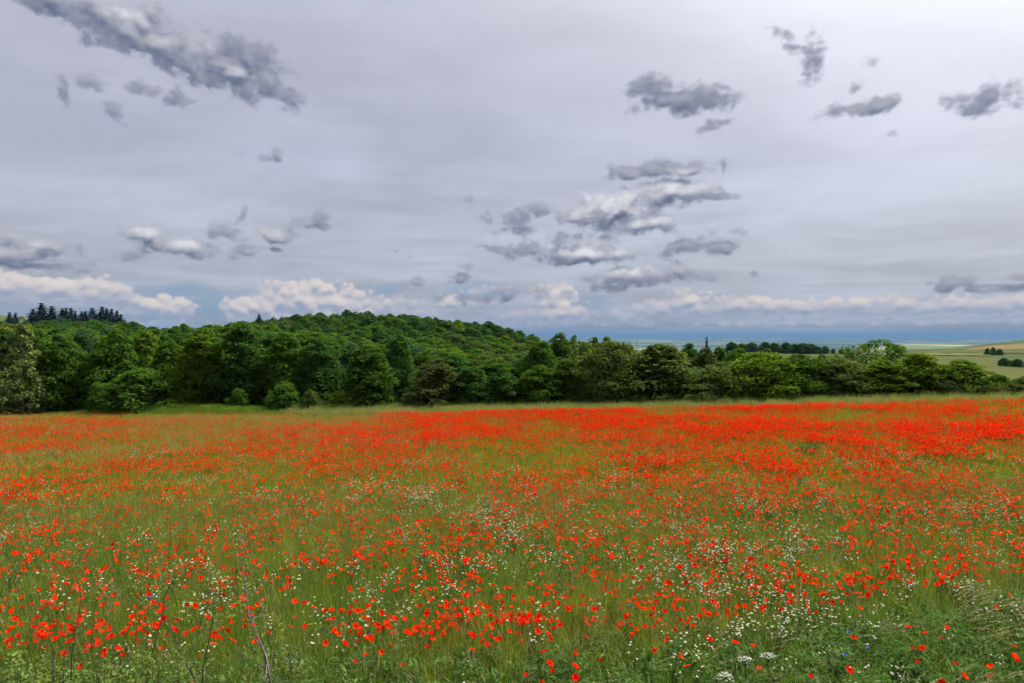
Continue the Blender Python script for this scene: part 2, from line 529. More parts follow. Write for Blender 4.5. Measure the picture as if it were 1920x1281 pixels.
# ------------------------------------------------------------------ materials
def leaf_mat(name, colour, var=0.28, trans=0.45, obj_var=0.12, gloss=0.0, warm=None):
    m = bpy.data.materials.new(name)
    m.use_nodes = True
    t = m.node_tree; t.nodes.clear(); N = NT(t)
    geo = N.new("ShaderNodeNewGeometry")
    oi = N.new("ShaderNodeObjectInfo")
    isl = geo.outputs["Random Per Island"]
    f = N.math("MULTIPLY_ADD", isl, 2 * var, 1 - var)
    f2 = N.math("MULTIPLY_ADD", oi.outputs["Random"], 2 * obj_var, 1 - obj_var)
    col = N.vmath("SCALE", tuple(colour), scale=N.math("MULTIPLY", f, f2))
    if warm:
        wn = N.math("FRACT", N.math("MULTIPLY", N.math("ADD", isl, oi.outputs["Random"]), 7.31))
        col = N.mix(N.smooth(wn, warm[1], 1.0, 0, 1), col, warm[0])
    df = N.new("ShaderNodeBsdfDiffuse"); N.put(df.inputs[0], col)
    tr = N.new("ShaderNodeBsdfTranslucent"); N.put(tr.inputs[0], N.mix(0.5, col, N.vmath("MULTIPLY", col, (1.15, 1.25, 0.6))))
    mx = N.new("ShaderNodeMixShader"); mx.inputs[0].default_value = trans
    t.links.new(df.outputs[0], mx.inputs[1]); t.links.new(tr.outputs[0], mx.inputs[2])
    res = mx.outputs[0]
    if gloss:
        gl = N.new("ShaderNodeBsdfGlossy"); gl.inputs["Roughness"].default_value = 0.45
        gl.inputs[0].default_value = (0.9, 0.95, 1, 1)
        m2 = N.new("ShaderNodeMixShader"); m2.inputs[0].default_value = gloss
        t.links.new(res, m2.inputs[1]); t.links.new(gl.outputs[0], m2.inputs[2])
        res = m2.outputs[0]
    o = N.new("ShaderNodeOutputMaterial"); t.links.new(res, o.inputs[0])
    return m


def bark_mat(name, c1, c2):
    m = bpy.data.materials.new(name)
    m.use_nodes = True
    N = NT(m.node_tree); b = m.node_tree.nodes["Principled BSDF"]
    tc = N.new("ShaderNodeTexCoord").outputs["Object"]
    n = N.noise(N.vmath("MULTIPLY", tc, (6, 6, 1.2)), 3.0, 5, 0.6)
    N.put(b.inputs["Base Color"], N.mix(N.smooth(n, 0.35, 0.65), c1, c2))
    b.inputs["Roughness"].default_value = 0.9
    bp = N.new("ShaderNodeBump"); bp.inputs["Strength"].default_value = 0.6
    N.put(bp.inputs["Height"], n); m.node_tree.links.new(bp.outputs[0], b.inputs["Normal"])
    return m


G = {
    "mid": leaf_mat("leaf_mid_green", (0.054, 0.110, 0.014)),
    "bright": leaf_mat("leaf_bright_green", (0.086, 0.144, 0.013)),
    "dark": leaf_mat("leaf_dark_green", (0.038, 0.088, 0.017)),
    "cool": leaf_mat("leaf_cool_green", (0.052, 0.104, 0.038)),
    "olive": leaf_mat("leaf_olive_green", (0.074, 0.108, 0.024)),
    "brown": leaf_mat("leaf_brownish_green", (0.062, 0.080, 0.022)),
    "pale": leaf_mat("leaf_pale_olive", (0.098, 0.132, 0.032), var=0.30, warm=((0.34, 0.36, 0.21), 0.84)),
    "spruce": leaf_mat("needle_dark", (0.018, 0.036, 0.024), trans=0.1),
}
BARK = bark_mat("bark_grey_brown", (0.085, 0.070, 0.052), (0.035, 0.028, 0.021))
BARK_PALE = bark_mat("bark_pale", (0.24, 0.21, 0.15), (0.12, 0.10, 0.07))
TWIG = bark_mat("twig_dark", (0.060, 0.040, 0.034), (0.025, 0.018, 0.016))
TWIG_GREY = bark_mat("twig_grey", (0.22, 0.18, 0.19), (0.10, 0.075, 0.08))


# ------------------------------------------------------------------ terrain
PXC = np.array([-700, 0, 300, 500, 650, 850, 1000, 1200, 1400, 1550, 1700, 1920, 2600], float)
EDGE_PX = np.array([-700, 0, 300, 470, 640, 960, 1300, 1600, 1920, 2600], float)
EDGE_Y = np.array([72, 67, 63, 60.5, 58, 56, 53, 50.5, 48.5, 45], float)
ROWS = [
    (80, [-4.6, -4.6, -4.4, -4.2, -4.0, -4.2, -4.4, -4.8, -4.8, -4.2, -3.6, -2.2, -1.0]),
    (120, [-5.0, -5.2, -5.6, -5.4, -5.2, -5.6, -6.4, -8.0, -9.0, -8.5, -8.0, -5.2, -4.0]),
    (200, [-4.0, -4.2, -5.2, -5.0, -4.8, -5.2, -8.5, -12, -11, -9.5, -10, -9.2, -7.0]),
    (300, [-1.5, -1.9, -4.2, -0.2, 0.5, -2.1, -8.5, -13, -9.4, -7.6, -8.6, -11.5, -8.0]),
    (400, [1.0, 0.4, -3.9, 2.9, 6.3, 2.0, -9.0, -13, -8.4, -8.3, -9.8, -12.7, -8.0]),
    (500, [3.0, 2.2, -4.0, 3.0, 5.5, 0.0, -12, -15, -8.3, -9.1, -11.0, -13.0, -6.0]),
    (700, [4.0, 2.0, -8.0, 0.0, 2.0, -6.0, -20, -24, -16, -15, -13.3, -11.7, -2.0]),
    (900, [0.0, -4.0, -15, -8.0, -6.0, -14, -30, -34, -26, -24, -16.2, -8.0, 4.0]),
    (1100, [-8, -12, -25, -18, -16, -25, -42, -48, -40, -36, -26, -4.6, 10.0]),
    (1500, [52, 48, -40, -40, -40, -50, -70, -75, -68, -64, -58, -30, 0.0]),
    (3000, [-20, -40, -80, -90, -95, -105, -120, -130, -130, -130, -120, -100, -60]),
    (5000, [20, 0, -90, -120, -140, -150, -155, -160, -160, -130, -66, -70, -90]),
    (7000, [-60, -80, -120, -130, -160, -165, -170, -172, -172, -160, -130, -120, -120]),
    (11000, [-120, -130, -150, -160, -175, -178, -180, -180, -180, -178, -170, -165, -165]),
    (60000, [-125] * 13),
]
ROWL = np.log(np.array([r[0] for r in ROWS], float))
ROWZ = np.array([r[1] for r in ROWS], float)


def interp_cols(px):
    return np.stack([np.interp(px, PXC, ROWZ[i]) for i in range(len(ROWS))], -1)


def field_z(x, y):
    lat = 0.03 * x + 0.01 * np.sqrt(x * x + 100) - 0.1
    r = np.hypot(x, y)
    z = -0.0455 * np.clip(y, -20, 120) + lat * sstep(r, 0, 30) + 2.6 * (1 - sstep(r, 0.8, 6.2))
    return z + 0.10 * (fbm(x * 0.12, y * 0.12, 3, 3) - 0.5)


def terrain(x, y):
    x = np.asarray(x, float); y = np.asarray(y, float)
    r = np.hypot(x, y)
    az = np.arctan2(x, y)
    azc = np.clip(az, -R(52), R(52))
    px = 960 + F * np.tan(azc)
    Y = np.maximum(r * np.cos(azc), 0.01)
    zf = field_z(x, y)
    # left verge bank
    edge = np.interp(px, EDGE_PX, EDGE_Y)
    bank = 0.85 * np.exp(-((px - 350) / 190) ** 2) * sstep(Y, edge - 0.5, edge + 3.5)
    zf = zf + bank * (1 - sstep(Y, 80, 100))
    cols = interp_cols(px)
    L = np.log(np.clip(Y, 80, 60000))
    i = np.clip(np.searchsorted(ROWL, L) - 1, 0, len(ROWS) - 2)
    t = (L - ROWL[i]) / (ROWL[i + 1] - ROWL[i])
    t = np.clip(t, 0, 1)
    # Catmull-Rom between the rows
    ar = np.arange(cols.shape[0]) if cols.ndim == 2 else None
    flat = cols.reshape(-1, len(ROWS)); ii = i.ravel(); tt = t.ravel(); k = np.arange(len(ii))
    p0 = flat[k, np.clip(ii - 1, 0, None)]; p1 = flat[k, ii]; p2 = flat[k, ii + 1]; p3 = flat[k, np.clip(ii + 2, None, len(ROWS) - 1)]
    m1 = 0.35 * (p2 - p0); m2 = 0.35 * (p3 - p1)
    zt = (2 * tt ** 3 - 3 * tt ** 2 + 1) * p1 + (tt ** 3 - 2 * tt ** 2 + tt) * m1 + (-2 * tt ** 3 + 3 * tt ** 2) * p2 + (tt ** 3 - tt ** 2) * m2
    zt = zt.reshape(px.shape)
    far = sstep(Y, 3500, 9000)
    zt = zt + far * (38 * (fbm(x / 3800, y / 3800, 3, 11) - 0.5) * (1 - 0.6 * sstep(Y, 20000, 40000)) + 45 * sstep(Y, 30000, 46000) * (fbm(x / 9000, y / 9000, 2, 5) - 0.35))
    zt = zt + 0.8 * (fbm(x / 40, y / 40, 3, 21) - 0.5) * sstep(Y, 90, 200) * (1 - far)
    w = sstep(Y, 66, 82)
    z = zf * (1 - w) + zt * w
    back = sstep(np.abs(az), R(80), R(140)) * sstep(r, 4, 20)
    return z * (1 - back) + (0.5 - 0.01 * np.minimum(r, 5000)) * back


def gz(x, y):
    return float(terrain(np.array([x]), np.array([y]))[0])


def wx(px, Y):
    return (px - 960) / F * Y


def py_of(z, Y):
    return HOR + F * (CAM_H - z) / Y


def z_of(py, Y):
    return CAM_H - (py - HOR) / F * Y


def ground_material():
    m = bpy.data.materials.new("ground_meadow_and_plain")
    m.use_nodes = True
    t = m.node_tree; N = NT(t); b = t.nodes["Principled BSDF"]
    b.inputs["Roughness"].default_value = 1.0
    b.inputs["Specular IOR Level"].default_value = 0.05
    P = N.new("ShaderNodeNewGeometry").outputs["Position"]
    dist = N.vmath("LENGTH", P)
    n = N.noise(P, 1.2, 5, 0.6)
    near = N.mix(N.smooth(n, 0.35, 0.7), (0.045, 0.050, 0.018), (0.085, 0.090, 0.030))
    n2 = N.noise(P, 0.012, 4, 0.5)
    midc = N.mix(N.smooth(n2, 0.4, 0.6), (0.034, 0.052, 0.014), (0.048, 0.062, 0.018))
    # far farmland: patchwork of fields, woods and villages
    v = N.new("ShaderNodeTexVoronoi", voronoi_dimensions="2D")
    N.put(v.inputs["Vector"], N.vmath("ADD", P, N.vmath("SCALE", N.new("ShaderNodeTexNoise").outputs["Color"], scale=200.0)))
    v.inputs["Scale"].default_value = 1 / 520.0
    sp = N.new("ShaderNodeSeparateColor"); t.links.new(v.outputs["Color"], sp.inputs[0])
    fld = N.ramp(sp.outputs[0], [(0.0, (0.05, 0.085, 0.03)), (0.3, (0.085, 0.12, 0.04)), (0.5, (0.12, 0.13, 0.05)), (0.76, (0.24, 0.21, 0.10)), (0.92, (0.30, 0.27, 0.16)), (1.0, (0.07, 0.10, 0.04))])
    fld.node.color_ramp.interpolation = "CONSTANT"
    wn = N.noise(N.vmath("MULTIPLY", P, (1, 1.0, 0)), 1 / 2600.0, 6, 0.6)
    fld = N.mix(N.smooth(wn, 0.46, 0.53), fld, (0.022, 0.040, 0.018))
    col = N.mix(N.smooth(dist, 70, 130), near, midc)
    col = N.mix(N.smooth(dist, 1600, 2600), col, fld)
    N.put(b.inputs["Base Color"], col)
    return m


def build_ground():
    az = np.concatenate([np.linspace(-180, -60, 31)[:-1], np.linspace(-60, -40, 21)[:-1], np.linspace(-40, 40, 321), np.linspace(40, 60, 21)[1:], np.linspace(60, 180, 31)[1:]])
    az = R(1) * az
    r = np.concatenate([[0.05], np.geomspace(0.8, 3000, 120), np.geomspace(3000, 48000, 91)[1:]])
    A, RR = np.meshgrid(az, r)
    x = np.sin(A) * RR; y = np.cos(A) * RR
    z = terrain(x.ravel(), y.ravel()).reshape(x.shape)
    # close the seam behind the camera
    z[:, -1] = z[:, 0]
    V = np.stack([x, y, z], -1).reshape(-1, 3)
    nr, na = x.shape
    i, j = np.meshgrid(np.arange(nr - 1), np.arange(na - 1), indexing="ij")
    a = i * na + j
    Q = np.stack([a, a + 1, a + na + 1, a + na], -1).reshape(-1, 4)
    Q = Q[:, ::-1]
    me = mesh_np("ground", V, Q, True)
    link("ground", me, ground_material(), None, kind="structure", label="rolling ground from the poppy field out to the distant plain")


build_ground()


def crop_mat(name, c1, c2, rowdir=0.0, scale=0.12):
    m = bpy.data.materials.new(name)
    m.use_nodes = True
    N = NT(m.node_tree); b = m.node_tree.nodes["Principled BSDF"]
    b.inputs["Roughness"].default_value = 1.0
    b.inputs["Specular IOR Level"].default_value = 0.05
    P = N.new("ShaderNodeNewGeometry").outputs["Position"]
    mp = N.new("ShaderNodeMapping")
    N.put(mp.inputs[0], P)
    mp.inputs["Rotation"].default_value = (0, 0, rowdir)
    mp.inputs["Scale"].default_value = (0.12, 1.0, 0)
    n = N.noise(mp.outputs[0], scale, 5, 0.6)
    n2 = N.noise(P, 0.02, 4, 0.6)
    f = N.math("ADD", N.math("MULTIPLY", n, 0.6), N.math("MULTIPLY", n2, 0.4))
    N.put(b.inputs["Base Color"], N.mix(N.smooth(f, 0.38, 0.62), c1, c2))
    return m


def draped(name, outline, mat, lift, label, nu=26, nv=14):
    """a crop field draped over the slope; outline = four corners (photo column, distance)"""
    (a, b, c_, d) = outline
    u = np.linspace(0, 1, nu); v = np.linspace(0, 1, nv)
    U, Vv = np.meshgrid(u, v)

    def lerp(k):
        return (1 - Vv) * ((1 - U) * a[k] + U * b[k]) + Vv * ((1 - U) * d[k] + U * c_[k])
    px = lerp(0); Y = np.exp((1 - Vv) * ((1 - U) * math.log(a[1]) + U * math.log(b[1])) + Vv * ((1 - U) * math.log(d[1]) + U * math.log(c_[1])))
    wob = (fbm(U * 6, Vv * 6, 2, 9) - 0.5) * 0.04
    Y = Y * (1 + wob)
    x = (px - 960) / F * Y
    z = terrain(x.ravel(), Y.ravel()).reshape(x.shape) + lift
    V = np.stack([x, Y, z], -1).reshape(-1, 3)
    i, j = np.meshgrid(np.arange(nv - 1), np.arange(nu - 1), indexing="ij")
    k = i * nu + j
    Q = np.stack([k, k + 1, k + nu + 1, k + nu], -1).reshape(-1, 4)
    return link(name, mesh_np(name, V, Q, True), mat, None, kind="structure", label=label)


GREEN_CROP = crop_mat("crop_green", (0.042, 0.050, 0.009), (0.060, 0.064, 0.013), 0.5)
BLUE_CROP = crop_mat("crop_bluish_green", (0.045, 0.066, 0.032), (0.058, 0.080, 0.040), 0.3)
OCHRE_CROP = crop_mat("crop_ochre", (0.100, 0.072, 0.028), (0.130, 0.094, 0.040), 0.8)
YELLOW_CROP = crop_mat("crop_yellow_green", (0.070, 0.078, 0.016), (0.090, 0.096, 0.024), 0.2)
draped("crop_field", [(1480, 170), (2300, 150), (2300, 480), (1560, 470)], GREEN_CROP, 0.25, "broad pale green crop field on the hillside beyond the hedge", 60, 30)
draped("crop_field", [(1400, 470), (1700, 485), (1700, 560), (1400, 540)], OCHRE_CROP, 0.5, "thin ochre strip of ripe crop behind the open-crowned tree")
draped("crop_field", [(1690, 500), (1860, 540), (1850, 590), (1690, 600)], YELLOW_CROP, 0.5, "narrow yellow-green strip on the right-hand hillside")
draped("crop_field", [(1660, 610), (1960, 600), (2000, 720), (1660, 760)], GREEN_CROP, 0.5, "upper green crop strip below the ochre hilltop field")
draped("crop_field", [(1800, 730), (2300, 700), (2300, 940), (1860, 900)], OCHRE_CROP, 0.6, "ochre field near the top of the right-hand hill")
draped("crop_field", [(1680, 780), (1800, 760), (1850, 900), (1690, 890)], BLUE_CROP, 0.6, "blue-green crop wedge along the hill crest")


# ------------------------------------------------------------------ tree building
def crown_mesh(name, seed, H, Rad, base, shape, lobes, per, leaf, gap=0.0, upb=0.7, lob=0.24, fill=500, flat=0.8):
    g = np.random.default_rng(seed)
    cz0 = base * H; ch = H - cz0

    def env(h):
        if shape == "round": return np.sqrt(np.clip(1 - (2 * h - 1) ** 2, 0, 1)) ** 0.85
        if shape == "dome": return np.sqrt(np.clip(1 - h ** 2.2, 0, 1)) * (0.75 + 0.25 * np.minimum(h * 4, 1))
        if shape == "cone": return np.clip(1 - h, 0, 1) ** 0.75 * (0.55 + 0.45 * np.minimum(h * 5, 1)) + 0.05
        if shape == "column": return np.clip(1 - h ** 3.2, 0, 1) ** 0.55 * (0.7 + 0.3 * np.minimum(h * 4, 1)) + 0.03
        if shape == "spread": return np.clip(np.sin(np.pi * np.clip(h * 0.9 + 0.1, 0, 1)), 0, 1) ** 0.5
        return np.ones_like(h)
    C = []; LR = []
    sector = g.uniform(0.78, 1.18, 9)
    while len(C) < lobes:
        h = g.uniform(0.02, 0.99); a = g.uniform(0, 2 * math.pi)
        e = env(np.array([h]))[0]
        if g.random() > 0.25 + 0.75 * e: continue
        sec = np.interp(a / (2 * math.pi) * 9, np.arange(10), np.append(sector, sector[0]))
        rr = (1 - (1 - math.sqrt(g.random())) * 0.75) * e * Rad * sec * g.uniform(0.84, 1.06)
        lr = Rad * lob * g.uniform(0.65, 1.35) * (0.6 + 0.4 * e)
        rr = max(rr - lr * 0.6, 0)
        C.append((rr * math.cos(a), rr * math.sin(a), cz0 + h * ch - lr * 0.4)); LR.append(lr)
    C = np.array(C); LR = np.array(LR)
    n = lobes * per
    idx = np.repeat(np.arange(lobes), per)
    d = g.normal(size=(n, 3)); d /= np.linalg.norm(d, axis=1, keepdims=True)
    out = C[idx].copy(); out[:, 2] = (out[:, 2] - (cz0 + 0.35 * ch)) * 0.6
    out /= (np.linalg.norm(out, axis=1, keepdims=True) + 1e-6)
    keep = (np.einsum("ij,ij->i", d, out) + 0.5 * d[:, 2]) > g.uniform(-0.7, 0.4, n)
    d = d[keep]; idx = idx[keep]; n = len(idx)
    rad = LR[idx] * (0.55 + 0.5 * g.random(n) ** 0.6)
    p = C[idx] + d * rad[:, None] * np.array([1.1, 1.1, flat])
    nr = d * 0.7 + np.array([0, 0, upb]) + g.normal(size=(n, 3)) * 0.45
    sz = leaf * g.uniform(0.65, 1.35, n)
    # inner leaves close the crown
    if fill:
        h = g.uniform(0.0, 0.9, fill); a = g.uniform(0, 2 * np.pi, fill); rr = np.sqrt(g.random(fill)) * 0.72 * env(h) * Rad
        p2 = np.stack([rr * np.cos(a), rr * np.sin(a), cz0 + h * ch], -1)
        p = np.concatenate([p, p2]); nr = np.concatenate([nr, g.normal(size=(fill, 3))]); sz = np.concatenate([sz, leaf * g.uniform(1.4, 2.4, fill)])
    return leaf_quads(name, p, nr, sz, g)


def leaf_quads(name, p, nr, sz, g, aspect=0.62, fold=0.18, droop=0.25):
    n = len(p)
    nr = nr / (np.linalg.norm(nr, axis=1, keepdims=True) + 1e-9)
    t = g.normal(size=(n, 3)); t[:, 2] -= droop
    t -= nr * np.einsum("ij,ij->i", t, nr)[:, None]
    t /= (np.linalg.norm(t, axis=1, keepdims=True) + 1e-9)
    b = np.cross(nr, t)
    s = sz[:, None]
    v0 = p - t * s * 0.55
    v1 = p + b * s * aspect * 0.5 + nr * s * fold * 0.5
    v2 = p + t * s * 0.55 - nr * s * fold * 0.4
    v3 = p - b * s * aspect * 0.5 + nr * s * fold * 0.5
    V = np.stack([v0, v1, v2, v3], 1).reshape(-1, 3)
    Q = np.arange(n * 4).reshape(n, 4)
    return mesh_np(name, V, Q)


def trunk_mesh(name, seed, H, r0, limbs, spread, start=0.25, mat=None):
    g = random.Random(seed)
    acc = Acc()
    pts = [(0, 0, -0.3)]
    x = y = 0
    for k in range(1, 8):
        x += g.uniform(-0.02, 0.02) * H; y += g.uniform(-0.02, 0.02) * H
        pts.append((x, y, H * 0.9 * k / 7))
    rad = [r0 * (1.25 if i == 0 else 1) * (1 - 0.88 * i / 7) for i in range(8)]
    V, Q = tube(pts, rad, 7); acc.add(V, Q)
    for i in range(limbs):
        f = start + (0.85 - start) * (i + g.random()) / limbs
        k = min(int(f * 7), 6)
        p = Vector(pts[k]).lerp(Vector(pts[k + 1]), f * 7 - k)
        a = i * 2.4 + g.uniform(-0.5, 0.5)
        L = spread * (1.1 - f) * g.uniform(0.9, 1.4)
        q = [p]
        up = g.uniform(0.35, 0.9)
        for s in range(1, 5):
            q.append(p + Vector((math.cos(a + g.uniform(-.2, .2)) * L * s / 4, math.sin(a + g.uniform(-.2, .2)) * L * s / 4, L * up * s / 4)))
        rb = r0 * (1 - f) * 0.55
        V, Q = tube(q, [rb, rb * 0.75, rb * 0.55, rb * 0.35, rb * 0.12], 5); acc.add(V, Q)
        for s in (2, 3):
            a2 = a + g.choice((-0.8, 0.8)); e = q[s] + Vector((math.cos(a2), math.sin(a2), 0.6)) * L * 0.45
            V, Q = tube([q[s], q[s].lerp(e, 0.5) + Vector((0, 0, 0.05)), e], [rb * 0.4, rb * 0.25, rb * 0.08], 4); acc.add(V, Q)
    return acc.mesh(name, [mat or BARK], True)


def spruce_mesh(name, seed, H, Rad):
    g = np.random.default_rng(seed)
    P = []; NR = []; SZ = []; T = []
    tiers = 26
    V = []; Q = []
    for k in range(tiers):
        f = k / tiers
        z = H * (0.06 + 0.94 * f)
        r = Rad * (1 - f) ** 0.85 * g.uniform(0.75, 1.15) + 0.08
        nb = int(9 - 4 * f)
        for j in range(nb):
            a = g.uniform(0, 2 * np.pi); L = r * g.uniform(0.7, 1.15)
            for s in np.linspace(0.25, 1, max(3, int(L / 0.28))):
                for side in (-1, 0, 1):
                    cx = math.cos(a + side * 0.14) * L * s; cy_ = math.sin(a + side * 0.14) * L * s
                    cz = z - 0.30 * L * s + 0.12 * L * s * s + g.uniform(-.05, .05)
                    w = (0.34 + 0.2 * (1 - s)) * (0.6 + 0.5 * (1 - f)) * H / 11
                    t = Vector((math.cos(a + side * 0.7), math.sin(a + side * 0.7), -0.35)).normalized()
                    nrm = Vector((g.normal() * .9, g.normal() * .9, 0.8)).normalized()
                    b = nrm.cross(t).normalized()
                    c_ = Vector((cx, cy_, cz)); o = len(V)
                    V += [c_ - t * w * .7, c_ + b * w * .4, c_ + t * w, c_ - b * w * .4]
                    Q.append((o, o + 1, o + 2, o + 3))
    for q in range(900):          # dense inner sprays
        f = g.random() ** 1.3; a = g.uniform(0, 6.283); r = Rad * 0.72 * (1 - f) ** 0.9 * math.sqrt(g.random())
        c_ = Vector((math.cos(a) * r, math.sin(a) * r, H * (0.04 + 0.93 * f))); w = (0.42 * (1 - f) + 0.12) * H / 11
        nrm = Vector((g.normal(), g.normal(), 0.4)).normalized(); t = Vector((math.cos(a), math.sin(a), -0.6)).normalized(); b = nrm.cross(t).normalized(); o = len(V)
        V += [c_ - t * w, c_ + b * w * .5, c_ + t * w, c_ - b * w * .5]; Q.append((o, o + 1, o + 2, o + 3))
    return mesh_np(name, np.array([tuple(v) for v in V]), np.array(Q))


# crown kinds: real sizes, roughly 8 m trees
CROWNS = {}
TRUNKS = {}


def kind(key, crown, trunk):
    CROWNS[key] = crown; TRUNKS[key] = trunk


for i in range(4):
    kind("round%d" % i, crown_mesh("crown", 100 + i, 8, 2.9, 0.05, "dome", 130, 105, 0.24, fill=1300), trunk_mesh("trunk", 100 + i, 7.2, 0.19, 7, 2.3))
for i in range(3):
    kind("oval%d" % i, crown_mesh("crown", 200 + i, 8, 2.3, 0.04, "column", 130, 100, 0.22, lob=0.24, fill=1100), trunk_mesh("trunk", 200 + i, 7.2, 0.16, 7, 1.8))
for i in range(2):
    kind("cone%d" % i, crown_mesh("crown", 300 + i, 8, 2.4, 0.02, "cone", 130, 100, 0.22, lob=0.22, fill=1100), trunk_mesh("trunk", 300 + i, 7.4, 0.16, 7, 1.9))
for i in range(3):
    kind("bush%d" % i, crown_mesh("crown", 400 + i, 3.2, 1.9, 0.0, "dome", 90, 95, 0.15, lob=0.22, fill=1200), trunk_mesh("trunk", 400 + i, 2.6, 0.07, 8, 1.5, 0.08))
for i in range(2):
    kind("spread%d" % i, crown_mesh("crown", 500 + i, 6.2, 4.2, 0.02, "dome", 210, 100, 0.21, lob=0.17, fill=2600), trunk_mesh("trunk", 500 + i, 5.2, 0.17, 9, 3.2, 0.12))
kind("open0", crown_mesh("crown", 600, 7, 3.6, 0.42, "spread", 85, 80, 0.27, lob=0.20, fill=0), trunk_mesh("trunk", 600, 6.2, 0.22, 11, 3.6, 0.3))
kind("airy0", crown_mesh("crown", 700, 9, 2.7, 0.05, "cone", 130, 95, 0.22, lob=0.19, fill=260, flat=0.9), trunk_mesh("trunk", 700, 8.6, 0.13, 12, 2.2, 0.12, BARK_PALE))
kind("poplar0", crown_mesh("crown", 800, 12, 1.3, 0.03, "cone", 80, 70, 0.24, lob=0.34), trunk_mesh("trunk", 800, 10, 0.15, 5, 0.8))
for i in range(3):
    kind("spruce%d" % i, spruce_mesh("crown", 900 + i, 11, 2.5), trunk_mesh("trunk", 900 + i, 11.0, 0.16, 0, 1))
KH = {"round": 8, "oval": 8, "cone": 8, "bush": 3.2, "spread": 6.2, "open": 7, "airy": 9, "poplar": 12, "spruce": 11}
KW = {"round": 5.8, "oval": 4.6, "cone": 4.6, "bush": 3.8, "spread": 8.4, "open": 7.2, "airy": 5.2, "poplar": 2.6, "spruce": 4.8}


def tree(name, k, mat, px, Y, top_py, width_px, label, cat="tree", group=None, rz=None, sink=0.05):
    """stands on the ground at photo column px, distance Y, with its top and breadth as seen there"""
    x = wx(px, Y); z = gz(x, Y)
    base = k.rstrip("0123456789")
    hgt = z_of(top_py, Y) - z
    wid = width_px / F * Y
    sz = hgt / (KH[base] * 0.96); sx = wid / KW[base]
    o = thing(name, label, cat, group, (x, Y, z - sink), random.uniform(0, 6.28) if rz is None else rz, (sx, sx, sz))
    c = link("crown", CROWNS[k], None, o)
    if len(CROWNS[k].materials) == 0:
        CROWNS[k].materials.append(G["mid"])
    c.material_slots[0].link = "OBJECT"
    c.material_slots[0].material = G[mat]
    link("trunk", TRUNKS[k], None, o)
    return o


